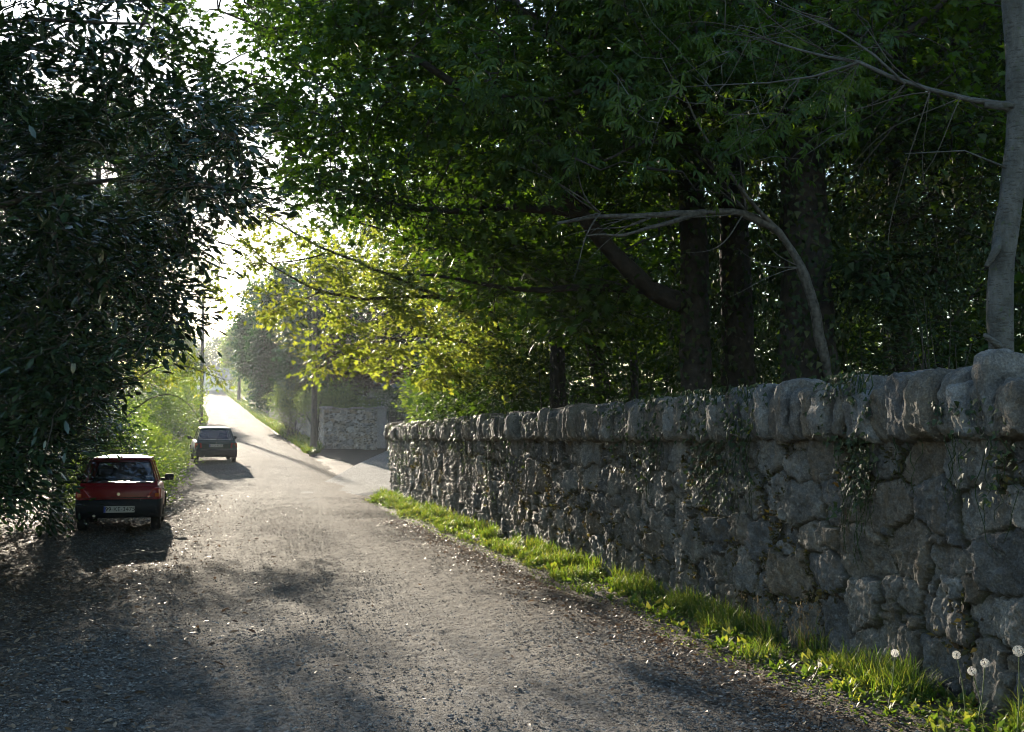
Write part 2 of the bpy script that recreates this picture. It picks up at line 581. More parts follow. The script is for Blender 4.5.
def attach(bag, nodes, C, r0=.016, r1=.004, maxlen=3.5):
    """join every spray to the nearest branch already there; returns outward directions"""
    buf = np.zeros((len(nodes) + 4 * len(C), 3))
    buf[:len(nodes)] = nodes
    cnt = len(nodes)
    d0 = np.array([np.min(np.linalg.norm(nodes - c, axis=1)) for c in C])
    D = np.zeros_like(C)
    for i in np.argsort(d0):
        c = C[i]
        dd = np.linalg.norm(buf[:cnt] - c, axis=1)
        j = int(np.argmin(dd))
        a = buf[j]
        v = c - a
        L = float(np.linalg.norm(v))
        D[i] = v / max(L, 1e-6) + rng.normal(size=3) * .2
        if L > .08:
            m1 = a + v * .35 + rng.normal(size=3) * .07 * L
            m2 = a + v * .7 + rng.normal(size=3) * .06 * L
            e = c + unit(v) * min(.35, L * .4)
            if L < maxlen:
                tube(bag, A([a, m1, m2, e]), r0 * min(1.6, .5 + .5 * L), r1, 4)
            for q in (m1, m2, c):
                buf[cnt] = q
                cnt += 1
    return D


CROWN_TOTAL = [0]


def tree(name, label, cat, base, limbs, parts, barkm, leafm, group=None, twig=(.016, .004), ivy=None, knots=.25, maxlen=3.5):
    """thing: trunk (stem, limbs and branches in one mesh) + crown (every leaf)"""
    root = empty(name, tuple(base), label, cat, group)
    tb = Bag()
    nodes = []
    for (pts, r0, r1) in limbs:
        q = resample(pts, .22 if r0 > .05 else .3)
        q = tube(tb, q, r0, r1, 12 if r0 > .12 else (8 if r0 > .04 else 6), wob=.10 if r0 < .1 else .06, knots=knots if r0 > .05 else .1)
        nodes.append(q)
    nodes = np.vstack(nodes)
    cb = Bag()
    for p in parts:
        C = p['C']
        D = attach(tb, nodes, C, *twig, maxlen=maxlen)
        V, T, R = spray_leaves(C, D, p.get('rad', .45), p.get('per', 18), p.get('size', .14), p.get('tpl', SYC), p.get('flat', .22),
                               p.get('tilt', .5), p.get('droop', .25), p.get('gap', False), None, p.get('zf', .5))
        cb.add(V, T, R)
        CROWN_TOTAL[0] += len(T)
    tb.obj('trunk', barkm, root, True)
    if cb.n:
        cb.obj('crown', leafm, root)
    if ivy is not None:
        ib = Bag()
        for (pts, r, n, sz) in ivy:
            q = resample(pts, .1)
            k = rng.integers(0, len(q), n)
            th = rng.uniform(0, 2 * PI, n)
            nd = np.stack([np.cos(th), np.sin(th), np.zeros(n)], 1)
            O = q[k] + nd * (r * (.9 + .45 * rng.random((n, 1)))) + rng.normal(size=(n, 3)) * .05
            X = A([0, 0, -1.]) + rdir(n) * .6
            Z = nd + rdir(n) * .5
            ib.add(*leaves(O, X, Z, sz * (.6 + .7 * rng.random(n)), IVY))
        ib.obj('ivy', M['ivy'], root)
    return root


def bush(name, label, cat, centre, radii, n, leafm, size=.08, tpl=OVA, per=14, rad=.3, group=None, shell=.55, clump=.0, stems=True, freq=1.2, flat=.4, tilt=.9):
    """thing: stems + foliage, leaves spread through an uneven ellipsoid above the ground"""
    c = A(centre, float)
    gz = float(H(c[0], c[1]))
    root = empty(name, (c[0], c[1], gz), label, cat, group)
    d = rdir(n * 3)
    rr = (shell + (1 - shell) * rng.random(n * 3)) ** .7
    rr = rr * (1 + .45 * fbm(d * 1.7 + c, 3))
    C = c + d * rr[:, None] * A(radii, float)
    C = C[C[:, 2] > H(0, C[:, 1]) + .04]
    if clump:
        C = C[vn(C * freq + 3.1) > clump]
    C = C[:n]
    D = unit(C - (c - A([0, 0, radii[2] * .6])))
    tb = Bag()
    if stems:
        for k in range(min(26, len(C))):
            e = C[rng.integers(len(C))]
            b0 = A([c[0] + rng.normal() * radii[0] * .15, c[1] + rng.normal() * radii[1] * .15, gz - .05])
            tube(tb, resample([b0, (b0 + e) / 2 + A([0, 0, .2]), e], .3), .022, .005, 5, wob=.1)
        tb.obj('stems', M['twig'], root, True)
    cb = Bag()
    cb.add(*spray_leaves(C, D, rad, per, size, tpl, flat, tilt, .1))
    CROWN_TOTAL[0] += sum(len(t) for t in cb.T)
    cb.obj('foliage', leafm, root)
    return root

# ================================================================== SETTING
def grid_mesh(name, xs, ys, zf, m, smooth=True):
    X, Y = np.meshgrid(xs, ys)
    V = np.stack([X, Y, zf(X, Y)], -1).reshape(-1, 3)
    nx, ny = len(xs), len(ys)
    i, j = np.meshgrid(np.arange(ny - 1), np.arange(nx - 1), indexing='ij')
    q = (i * nx + j).reshape(-1)
    T = np.stack([q, q + 1, q + nx + 1, q + nx], 1)
    return tmesh(name, V, T, m, None, None, smooth)


def ground_z(X, Y):
    u, t = ut(X, Y)
    on = sstep(-.4, .3, np.minimum(uR(t) - u, u - uL(t)))
    p = np.stack([X, Y, 0 * X], -1)
    z = H(X, Y) + .05 * fbm(p * .5, 3) * (1 - on) - .06 * on
    z = z + .5 * sstep(0, 6, uL(t) - 3.2 - u)          # bank rising under the laurels
    z = z + .6 * sstep(.3, 1.5, u) * (t < 24)          # soil level behind the wall
    side = sstep(22.5, 25.5, t) * (1 - sstep(50.2, 51.6, t)) * sstep(-1.9, -1.0, u) * (1 - .0 * u)
    return z - .17 * side


gx = np.concatenate([np.linspace(-600, -60, 28)[:-1], np.linspace(-60, -20, 60)[:-1], np.linspace(-20, 10, 160)[:-1], np.linspace(10, 60, 60)[:-1], np.linspace(60, 600, 28)])
gy = np.concatenate([np.linspace(-60, -4, 30)[:-1], np.linspace(-4, 40, 200)[:-1], np.linspace(40, 130, 160)[:-1], np.linspace(130, 320, 90)[:-1], np.linspace(320, 900, 20)])
g = grid_mesh('ground', gx, gy, ground_z, M['soil'])
tag(g, kind='structure')

# --- main road: one sheet, slightly crowned, with worn ragged edges that sink under the dirt
tt = np.concatenate([np.arange(-14, 0, .4), np.arange(0, 20, .06), np.arange(20, 40, .15), np.arange(40, 120, .5), np.arange(120, 262, 1.5)])
ww = np.linspace(-1, 1, 91)
TT, WW = np.meshgrid(tt, ww, indexing='ij')
l, r_ = uL(TT), uR(TT)
eg = np.stack([TT, np.sign(WW) * 9, 0 * TT], -1)
U = (l + r_) / 2 + WW * (r_ - l) / 2 + np.abs(WW) ** 3 * np.sign(WW) * (.28 * fbm(eg * .8, 3) + .12 * fbm(eg * 3.3, 2))
RX, RY = xy(U, TT)
pz = np.stack([RX, RY, 0 * RX], -1)
_jn = sstep(23.5, 25.5, TT) * (1 - sstep(49.5, 51, TT)) * (WW > 0)
RZ = H(RX, RY) + .05 * (1 - WW ** 2) - .075 * sstep(.86, 1, np.abs(WW)) * (1 - .5 * _jn) + .022 * fbm(pz * .7, 3) + .012 * fbm(pz * 3., 2) + .013 * fbm(pz * 9., 3) + .010 * fbm(pz * 24., 2)
RZ = RZ - .02 * np.exp(-((WW - .42) / .13) ** 2) - .02 * np.exp(-((WW + .36) / .13) ** 2)
nw = len(ww)
i, j = np.meshgrid(np.arange(len(tt) - 1), np.arange(nw - 1), indexing='ij')
q = (i * nw + j).reshape(-1)
road = tmesh('road', np.stack([RX, RY, RZ], -1).reshape(-1, 3), np.stack([q, q + 1, q + nw + 1, q + nw], 1), M['road'], None, {'lat': WW.ravel()}, True)
tag(road, kind='structure')

# --- side road opening to the right past the end of the wall
sv = []
NS = 46
for k in range(NS + 1):
    f = k / NS
    x = -6 + 50 * f ** 1.3
    ylo = np.interp(x, [-6, -4.2, -2.5, 2, 44], [25, 31.4, 35.2, 38.2, 52])
    yhi = np.interp(x, [-6, -4.2, 2, 44], [62, 57.5, 57.6, 60])
    for h in np.linspace(0, 1, 30):
        y = ylo + (yhi - ylo) * h
        z = float(H(x, y)) + .012 - .07 * float(sstep(.93, 1, abs(2 * h - 1)))
        sv.append((x, y, z))
i, j = np.meshgrid(np.arange(NS), np.arange(29), indexing='ij')
q = (i * 30 + j).reshape(-1)
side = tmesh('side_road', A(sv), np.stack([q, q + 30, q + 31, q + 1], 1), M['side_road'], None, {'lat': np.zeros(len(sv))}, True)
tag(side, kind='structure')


def road_z(u, t):
    x, y = xy(u, t)
    l, r = uL(t), uR(t)
    w = np.clip((u - (l + r) / 2) / ((r - l) / 2), -1, 1)
    return H(x, y) + .05 * (1 - w ** 2) - .07 * sstep(.86, 1, np.abs(w)) * (np.abs(w) < .999)


# --- loose chippings on the asphalt (nobody could count them)
def chips():
    n = 230000
    t = -3.5 + 27 * rng.random(n) ** 1.45
    u = rng.uniform(-7.4, -.4, n)
    keep = (rng.random(n) < .35 + .65 * sstep(.4, .62, vn(np.stack([u * .6, t * .5, 0 * t], -1)))) 
    wl = np.clip((u - (uL(t) + uR(t)) / 2) / ((uR(t) - uL(t)) / 2), -1.3, 1.3)
    keep &= rng.random(len(u)) > .75 * (np.exp(-((wl - .40) / .16) ** 2) + np.exp(-((wl + .38) / .16) ** 2))
    u, t = u[keep], t[keep]
    n = len(u)
    x, y = xy(u, t)
    z = np.maximum(road_z(u, t), ground_z(x, y))
    s = .005 + .011 * rng.random(n) ** 2.8
    oc = A([(1, 0, 0), (0, 1, 0), (-1, 0, 0), (0, -1, 0), (0, 0, .75), (0, 0, -.75)])
    of = A([(0, 1, 4), (1, 2, 4), (2, 3, 4), (3, 0, 4)])
    jit = 1 + .45 * (rng.random((n, 6, 3)) - .5)
    an = rng.uniform(0, 2 * PI, n)
    R = np.zeros((n, 3, 3))
    R[:, 0, 0] = np.cos(an); R[:, 0, 1] = -np.sin(an); R[:, 1, 0] = np.sin(an); R[:, 1, 1] = np.cos(an); R[:, 2, 2] = 1
    V = np.einsum('nij,nkj->nki', R, oc[None] * jit * A([1.2, .9, .8])) * s[:, None, None] + np.stack([x, y, z + s * .1 + .006], -1)[:, None, :]
    T = (of[None] + (np.arange(n) * 6)[:, None, None]).reshape(-1, 3)
    o = tmesh('gravel', V.reshape(-1, 3), T, M['pebble'], None, {'rnd': np.repeat(rng.random(n), 6)})
    tag(o, kind='stuff')


chips()


def scatter_leaves(name, u, t, size, m, tpl=OVA, lift=.02):
    x, y = xy(u, t)
    z = np.maximum(ground_z(x, y), np.where((u > uL(t)) & (u < uR(t)), road_z(u, t), -9))
    n = len(u)
    a = rng.uniform(0, 2 * PI, n)
    X = np.stack([np.cos(a), np.sin(a), rng.normal(size=n) * .25], -1)
    Z = A([0, 0, 1.]) + rdir(n) * .55
    return leaves(np.stack([x, y, z + lift * (.4 + rng.random(n))], -1), X, Z, size, tpl)


lb = Bag()
n = 26000
t = -5 + 30 * rng.random(n) ** 1.3
u = uL(t) + rng.normal(size=n) * 1.5 - .6
k = u < uL(t) + .4 + 2.6 * rng.random(n) ** 1.6
lb.add(*scatter_leaves('l', u[k], t[k], .03 + .06 * rng.random(k.sum()) ** 2, M['litter'], LAU))
n = 9000
t = -4 + 20 * rng.random(n) ** 1.4
u = -.98 + rng.normal(size=n) * .3 - .1
lb.add(*scatter_leaves('l', u, t, .02 + .035 * rng.random(n), M['litter']))
n = 900
t = -3 + 26 * rng.random(n)
u = rng.uniform(-6, -1, n)
lb.add(*scatter_leaves('l', u, t, .015 + .03 * rng.random(n), M['litter']))
tag(lb.obj('leaf_litter', M['litter']), kind='stuff')


# --- grass verge at the foot of the wall
def blades(O, hgt, wid, lean):
    n = len(O)
    a = rng.uniform(0, 2 * PI, n)
    d = np.stack([np.cos(a), np.sin(a), 0 * a], -1)
    s = np.stack([-np.sin(a), np.cos(a), 0 * a], -1)
    lv = []
    for f, w in ((0, 1.), (.45, .85), (.8, .5), (1, 0)):
        c = O + d * (lean * hgt * f ** 2)[:, None] + A([0, 0, 1.]) * (hgt * (f - .25 * lean * f ** 2))[:, None]
        if w > 0:
            lv += [c - s * (wid * w)[:, None], c + s * (wid * w)[:, None]]
        else:
            lv += [c]
    V = np.stack(lv, 1)
    tp = A([(0, 1, 3), (0, 3, 2), (2, 3, 5), (2, 5, 4), (4, 5, 6)])
    T = (tp[None] + (np.arange(n) * 7)[:, None, None]).reshape(-1, 3)
    return V.reshape(-1, 3), T, np.repeat(rng.random(n), 7)


def verge_w(t):
    return .52 + .14 * sstep(4, 9, t) + .36 * (vn(np.stack([t * .55, 0 * t, 0 * t + 4], -1)) - .3) + .22 * sstep(20, 26, t)


def grass_verge():
    gb = Bag()
    n = 64000
    t = -5 + 31.5 * rng.random(n) ** 1.55
    f = rng.random(n) ** 1.1
    u = -.02 - f * verge_w(t)
    tuft = vn(np.stack([u * 4, t * 2.6, 0 * t], -1))
    k = tuft > .33 + .30 * f
    u, t, f, tuft = u[k], t[k], f[k], tuft[k]
    x, y = xy(u, t)
    h = (.07 + .20 * (1 - f) ** 1.2 * rng.random(len(u)) + .10 * tuft) * (.6 + .6 * rng.random(len(u)))
    gb.add(*blades(np.stack([x, y, ground_z(x, y) - .01], -1), h, .0025 + .003 * rng.random(len(u)) + .00022 * np.maximum(t, 0), .2 + .9 * rng.random(len(u))))
    # broad weeds: rosettes of longer lobed leaves
    n = 1000
    t = -4.5 + 31 * rng.random(n) ** 1.25
    u = -.05 - verge_w(t) * rng.random(n) * .98
    x, y = xy(u, t)
    z = ground_z(x, y)
    per = 9
    idx = np.repeat(np.arange(n), per)
    a = rng.uniform(0, 2 * PI, n * per)
    el = rng.uniform(.25, 1.25, n * per)
    X = np.stack([np.cos(a) * np.cos(el), np.sin(a) * np.cos(el), np.sin(el)], -1)
    S = (.04 + .07 * rng.random(n) ** 1.5)[idx] * (.6 + .6 * rng.random(n * per))
    O = np.stack([x, y, z], -1)[idx] + X * S[:, None] * .2
    Z = A([0, 0, 1.]) - X * .4 + rdir(n * per) * .35
    gb.add(*leaves(O, X, Z, S, OVA))
    # low clover and small leaves out to the dirt edge
    n = 13000
    t = -5 + 31 * rng.random(n) ** 1.5
    u = -.03 - verge_w(t) * (.25 + 1.1 * rng.random(n) ** 1.3)
    x, y = xy(u, t)
    O = np.stack([x, y, ground_z(x, y) + .01 + .07 * rng.random(n)], -1)
    gb.add(*leaves(O, rdir(n) * A([1, 1, .4]), A([0, 0, 1.]) + rdir(n) * .6, .018 + .028 * rng.random(n), OVA))
    tag(gb.obj('grass', M['grass']), kind='stuff')


grass_verge()

# verge beyond the junction, both sides of the rising road, and on the left edge
gb = Bag()
for (n, t0, t1, side_) in ((9000, 47, 120, 1), (5000, 46, 130, -1), (2500, 120, 230, 1), (1500, 120, 230, -1), (3000, 25, 46, -1)):
    t = t0 + (t1 - t0) * rng.random(n) ** 1.4
    wdt = 1.5 if side_ > 0 else .9
    if side_ > 0:
        u = uR(t) + .02 + wdt * rng.random(n) * sstep(46, 54, t)
    else:
        u = uL(t) - .05 - wdt * rng.random(n) - (1.6 if t0 < 20 else 0)
    x, y = xy(u, t)
    h = (.12 + .3 * rng.random(n)) * (.7 if t0 < 20 else 1.1)
    gb.add(*blades(np.stack([x, y, ground_z(x, y) - .02], -1), h, .006 + .00028 * t * (1 + rng.random(n)), .3 + .8 * rng.random(n)))
tag(gb.obj('roadside_grass', M['grass']), kind='stuff')


def seed_tufts():
    for k, (px, py, Yd, n, hh) in enumerate(((742, 632, 9.6, 34, .36), (783, 642, 9.0, 34, .38))):
        b = P(px, py, Yd)
        _, tq = ut(b[0], b[1])
        x, y = xy(-.12, tq)
        c = A([float(x), float(y), 0.])
        c[2] = float(ground_z(c[0], c[1]))
        O = c + rng.normal(size=(n, 3)) * A([.07, .09, 0])
        sb = Bag()
        h = hh * (.6 + .6 * rng.random(n))
        V, T, R = blades(O, h, np.full(n, .0018), .15 + .35 * rng.random(n))
        sb.add(V, T, R)
        tip = V.reshape(n, 7, 3)[:, 6]
        for _ in range(4):
            oo = tip + rng.normal(size=(n, 3)) * A([.012, .012, .03])
            sb.add(*leaves(oo, A([0, 0, 1.]) + rdir(n) * .5, rdir(n), np.full(n, .02), OVA))
        o = sb.obj('seed_grass', M['straw'])
        lab = ('reddish tuft of seeding grass against the wall, the farther of two', 'reddish tuft of seeding grass against the wall, the nearer of two')[k]
        tag(o, lab, 'grass tuft', 'tufts of seeding grass by the wall')


seed_tufts()


# ================================================================== THE ROADSIDE WALL
WALL_T0, WALL_T1 = -6.0, 25.2
WH = 1.66


def wall_path():
    pts, nor = [], []
    s = WALL_T0
    while s < WALL_T1:
        x, y = xy(0, s)
        pts.append((x, y)); nor.append(tuple(-R2))
        s += .05 if s < -2.6 else .0135 + .0016 * max(s, 0)
    cx, cy = xy(1.6, WALL_T1)
    a0 = math.atan2(-R2[1], -R2[0])
    for k in range(0, 46):
        a = a0 - math.radians(75) * k / 45
        n = (math.cos(a), math.sin(a))
        pts.append((cx + 1.6 * n[0], cy + 1.6 * n[1])); nor.append(n)
    p, n = A(pts[-1]), A(nor[-1])
    d = A([n[1], -n[0]])
    for k in range(1, 80):
        pts.append(tuple(p + d * k * .12)); nor.append(tuple(n))
    pts, nor = A(pts), A(nor)
    s = np.concatenate([[0], np.cumsum(np.linalg.norm(np.diff(pts, axis=0), axis=1))]) + WALL_T0
    return pts, nor, s


def stones(S0, S1, zmax, hlo, hhi, wlo, whi, seedv):
    r = np.random.default_rng(seedv)
    out = []
    z = -.05
    while z < zmax:
        h = r.uniform(hlo, hhi)
        s = S0
        while s < S1:
            w = r.uniform(wlo, whi)
            if r.random() < .30:                    # two small stones stacked in one place
                hh = r.uniform(.3, .7)
                out.append((s + w * .25, z + h * hh * .5, w * .55, h * hh))
                out.append((s + w * .25, z + h * (hh + 1) * .5, w * .55, h * (1 - hh)))
                s += w * .55
            else:
                out.append((s + w / 2, z + h / 2 + r.normal() * .085, w, h * r.uniform(.75, 1.45)))
                s += w
        z += h
    for _ in range(int(len(out) * .45)):              # pinning stones wedged into the joints
        out.append((r.uniform(S0, S1), r.uniform(0, zmax), r.uniform(.07, .16), r.uniform(.05, .13)))
    return A(out)


def stone_relief(s, z, st, seedv, depth=.05, bump=.03, tilt=.16, joint=.14):
    """depth, colour and joint mask of a rubble face at (s, z); s sorted along the wall"""
    r = np.random.default_rng(seedv)
    n = len(st)
    off = r.normal(size=n) * bump
    ta, tbb = r.normal(size=n) * tilt, r.normal(size=n) * tilt * .6
    col = r.random(n)
    q = np.stack([s, z, 0 * s], -1)
    sw = s + .06 * fbm(q * 4.2, 3) + .035 * fbm(q * 13, 3)
    zw = z + .06 * fbm(q * 4.2 + 40, 3) + .035 * fbm(q * 13 + 9, 3)
    d = np.zeros(len(s)); cc = np.zeros(len(s)); jj = np.zeros(len(s))
    order = np.argsort(s, kind='stable')
    CH = 4000
    for c0 in range(0, len(s), CH):
        ii = order[c0:c0 + CH]
        k = np.where((st[:, 0] > s[ii].min() - 1.1) & (st[:, 0] < s[ii].max() + 1.1))[0]
        ds = sw[ii][:, None] - st[k, 0][None]
        dz = zw[ii][:, None] - st[k, 1][None]
        m = ((np.abs(ds) / (st[k, 2] / 2)) ** 2.6 + (np.abs(dz) / (st[k, 3] / 2)) ** 2.6) ** (1 / 2.6)
        o = np.argpartition(m, 1, axis=1)[:, :2]
        ar = np.arange(len(ii))
        m0, m1 = m[ar, o[:, 0]], m[ar, o[:, 1]]
        sw_ = m0 > m1
        f = np.where(sw_, o[:, 1], o[:, 0])
        g = np.abs(m1 - m0)
        kk = k[f]
        e = sstep(joint * .35, joint * 1.25, g)
        d[ii] = -depth * (1 - e) + e * (off[kk] + np.clip(ta[kk] * ds[ar, f] + tbb[kk] * dz[ar, f], -.06, .06) + .012 * sstep(0, .8, g))
        cc[ii] = col[kk]
        jj[ii] = 1 - sstep(joint * .55, joint * 1.15, g)
    return d, cc, jj


def build_wall():
    pts, nor, s = wall_path()
    root = empty('stone_wall', (float(pts[0][0]), float(pts[0][1]), 0), 'long tall rubble stone wall with upright coping stones along the right of the lane', 'wall')
    nz = 124
    zz = np.linspace(-.15, WH, nz)
    Sg, Zg = np.meshgrid(s, zz, indexing='ij')
    st = stones(WALL_T0 - 1, s[-1] + 1, WH + .1, .24, .44, .26, .66, 5)
    d, cc, jj = stone_relief(Sg.ravel(), Zg.ravel(), st, 6, .050, .016, .12, .10)
    q = np.stack([Sg.ravel(), Zg.ravel(), 0 * d], -1)
    strk = fbm(q * A([22, 6, 1]) + 3 * fbm(q * A([3, 3, 1]), 2)[:, None], 4)
    rough = strk * .040 - .03 * np.abs(fbm(q * A([13, 3.2, 1]) + 50, 3)) + fbm(q * A([48, 34, 1]), 3) * .030 + .03 * fbm(q * 1.3, 2)
    d = d + rough * (1 - .3 * jj) + jj * np.maximum(0, fbm(q * 15 + 7, 3)) * .075
    base = H(pts[:, 0], pts[:, 1])
    top = np.full(len(s), 0.) + np.interp(s, [25, 30, 40], [0, .15, .35])
    zfull = base[:, None] * (1 - (zz / WH)[None].clip(0, 1)) + (zz[None] + top[:, None] * (zz / WH)[None].clip(0, 1))
    V = np.stack([pts[:, 0][:, None] + nor[:, 0][:, None] * d.reshape(len(s), nz),
                  pts[:, 1][:, None] + nor[:, 1][:, None] * d.reshape(len(s), nz), zfull], -1).reshape(-1, 3)
    i, j = np.meshgrid(np.arange(len(s) - 1), np.arange(nz - 1), indexing='ij')
    a = (i * nz + j).reshape(-1)
    T = np.stack([a, a + nz, a + nz + 1, a + 1], 1)
    # top and back
    th = .52
    n0 = len(V)
    bk = np.stack([pts[:, 0] - nor[:, 0] * th, pts[:, 1] - nor[:, 1] * th, zfull[:, -1]], -1)
    b2 = bk.copy(); b2[:, 2] = -.2
    V = np.vstack([V, bk, b2])
    ns = len(s)
    k = np.arange(ns - 1)
    ft = k * nz + nz - 1
    T = np.vstack([T, np.stack([ft, ft + nz, n0 + k + 1, n0 + k], 1), np.stack([n0 + k, n0 + k + 1, n0 + ns + k + 1, n0 + ns + k], 1)])
    T = np.vstack([T, [(0, nz - 1, n0, n0 + ns)]])
    z0 = np.zeros(2 * ns)
    tmesh('masonry', V, T, M['stone'], root, {'rnd': np.concatenate([cc, z0 + .4]), 'joint': np.concatenate([jj, z0])}, True)

    # coping: rough slabs set on edge
    r = np.random.default_rng(23)
    fp = lambda q_: (np.interp(q_, s, pts[:, 0]), np.interp(q_, s, pts[:, 1]), np.interp(q_, s, nor[:, 0]), np.interp(q_, s, nor[:, 1]), np.interp(q_, s, WH + top))
    n = 19
    cube = []
    idx = {}
    for ax in range(3):
        for sg in (-1, 1):
            for a_ in range(n):
                for b_ in range(n):
                    c = [0, 0, 0]
                    c[ax] = sg
                    c[(ax + 1) % 3] = -1 + 2 * a_ / (n - 1)
                    c[(ax + 2) % 3] = -1 + 2 * b_ / (n - 1)
                    cube.append(tuple(round(v, 5) for v in c))
    uv = []
    for c in cube:
        if c not in idx:
            idx[c] = len(uv); uv.append(c)
    F4 = []
    for f in range(6):
        for a_ in range(n - 1):
            for b_ in range(n - 1):
                o = f * n * n
                ids = [idx[cube[o + a_ * n + b_]], idx[cube[o + (a_ + 1) * n + b_]], idx[cube[o + (a_ + 1) * n + b_ + 1]], idx[cube[o + a_ * n + b_ + 1]]]
                F4.append(ids if f % 2 else ids[::-1])
    uv, F4 = A(uv), A(F4)
    q = -4.6
    cnt = 0
    while q < 26.4 and cnt < 98:
        w = r.uniform(.40, .52) if q < -1.7 else (r.uniform(.14, .29) if q < 9 else r.uniform(.38, .58))
        h = r.uniform(.33, .51)
        if -1.2 < q < .6:
            h += .05
        px_ = 5 + r.random() * 4
        pp = 3.4 + r.random() * 3
        nrm_ = ((np.abs(uv[:, 1:2]) ** pp + np.abs(uv[:, 2:3]) ** pp) ** (px_ / pp) + np.abs(uv[:, :1]) ** px_) ** (1 / px_)
        C = uv / nrm_
        dep = .54 + r.uniform(-.06, .08)
        C = C * (A([w * .92, dep, h]) / 2)
        top_w = r.uniform(.5, 1.0)
        C[:, 0] *= 1 - (1 - top_w) * .5 * (C[:, 2] / (h / 2))
        C = C + .035 * np.stack([fbm(C * 4.5 + 31 * cnt + 7 * k_, 3) for k_ in range(3)], 1) + .030 * np.stack([fbm(C * 13 + 3 * cnt + 5 * k_, 3) for k_ in range(3)], 1) + .014 * np.stack([fbm(C * 34 + 3 * cnt + 5 * k_, 2) for k_ in range(3)], 1)
        lean = r.normal() * .16
        C = np.stack([C[:, 0] + lean * C[:, 2], C[:, 1], C[:, 2]], 1)
        x, y, nx, ny, zt = [float(v) for v in fp(q + w / 2)]
        yaw = r.normal() * .12
        nn = unit(A([nx, ny])); tn = A([-nn[1], nn[0]]) * -1
        ca, sa = math.cos(yaw), math.sin(yaw)
        C2 = np.stack([C[:, 0] * ca - C[:, 1] * sa, C[:, 0] * sa + C[:, 1] * ca], 1)
        out = .25 - .05 - r.random() * .11
        W = np.stack([x - nn[0] * out + tn[0] * C2[:, 0] + nn[0] * C2[:, 1], y - nn[1] * out + tn[1] * C2[:, 0] + nn[1] * C2[:, 1], zt + h / 2 - .025 + C[:, 2]], 1)
        tmesh('coping_stone', W, F4, M['stone'], root, {'rnd': np.full(len(W), .1 + .6 * r.random()), 'joint': np.zeros(len(W))}, True)
        q += w * .97
        cnt += 1
    # small ferns, moss and stonecrop rooted in the joints
    wb = Bag()
    cand = np.where((jj > .75) & (Sg.ravel() < 22) & (Sg.ravel() > -3))[0]
    cand = cand[vn(np.stack([Sg.ravel()[cand] * 1.1, Zg.ravel()[cand] * 1.4, 0 * cand], -1) * 1.5) > .56]
    pick = rng.choice(cand, min(len(cand), 1500))
    per = 9
    ii = np.repeat(pick, per)
    nn3 = np.stack([np.repeat(nor[:, 0], nz)[ii], np.repeat(nor[:, 1], nz)[ii], 0 * ii], -1)
    m = len(ii)
    O = V[ii] + nn3 * .02 + rng.normal(size=(m, 3)) * .03
    X = nn3 * .6 + rdir(m) * .8 + A([0, 0, .1])
    wb.add(*leaves(O, X, nn3 + rdir(m) * .6 + A([0, 0, .6]), .02 + .05 * rng.random(m) ** 2, OVA))
    o = wb.obj('joint_weeds', M['moss'], root)
    o['kind'] = 'stuff'
    return pts, nor, s


wp, wn, ws = build_wall()


def wall_at(sq, z, out=0.):
    x = np.interp(sq, ws, wp[:, 0]); y = np.interp(sq, ws, wp[:, 1])
    nx = np.interp(sq, ws, wn[:, 0]); ny = np.interp(sq, ws, wn[:, 1])
    return np.stack([x + nx * out, y + ny * out, z + 0 * x], -1), np.stack([nx, ny, 0 * nx], -1)


def s_at(px):
    """distance along the wall face where it crosses picture column px"""
    k = (px - 512) / F
    sx = W0[0] - k * W0[1]
    return sx / (k * D2[1] - D2[0])


def wall_ivy(name, label, strands, n, size):
    """ivy hanging down the face: strands (s, ztop, zbottom, spread)"""
    b = Bag()
    w = A([q[4] if len(q) > 4 else 1. for q in strands], float)
    k = rng.choice(len(strands), n, p=w / w.sum())
    S4 = A([q[:4] for q in strands], float)
    f = rng.random(n) ** 1.4
    sq = S4[k, 0] + rng.normal(size=n) * S4[k, 3] * (1 - .55 * f) + .12 * np.sin(f * 7 + k)
    z = S4[k, 1] + (S4[k, 2] - S4[k, 1]) * f
    keep = vn(np.stack([sq * 3.3, z * 3.3, 0 * z + 2], -1)) > .36
    sq, z = sq[keep], z[keep]
    n = len(sq)
    O, nr = wall_at(sq, z, .03 + .09 * rng.random(n) + .05 * (z > WH))
    X = A([0, 0, -.8]) + nr * .5 + rdir(n) * .7
    Z = nr + rdir(n) * .55 + A([0, 0, .3])
    b.add(*leaves(O, X, Z, size * (.55 + .8 * rng.random(n)), IVY))
    for (s0, z0, z1, sp, *_) in strands:
        for k2 in range(4):
            zz = np.linspace(z0, z1 - .25 * rng.random(), 12)
            ss = s0 + sp * .6 * rng.normal() * np.linspace(1, .4, 12) + .06 * np.sin(zz * 7 + s0 + k2) + .03 * rng.normal(size=12)
            pts, _n = wall_at(ss, zz, .045)
            tube(b, pts, .006, .002, 4)
    return tag(b.obj(name, M['ivy']), label, 'ivy', 'ivy growing on the roadside wall')


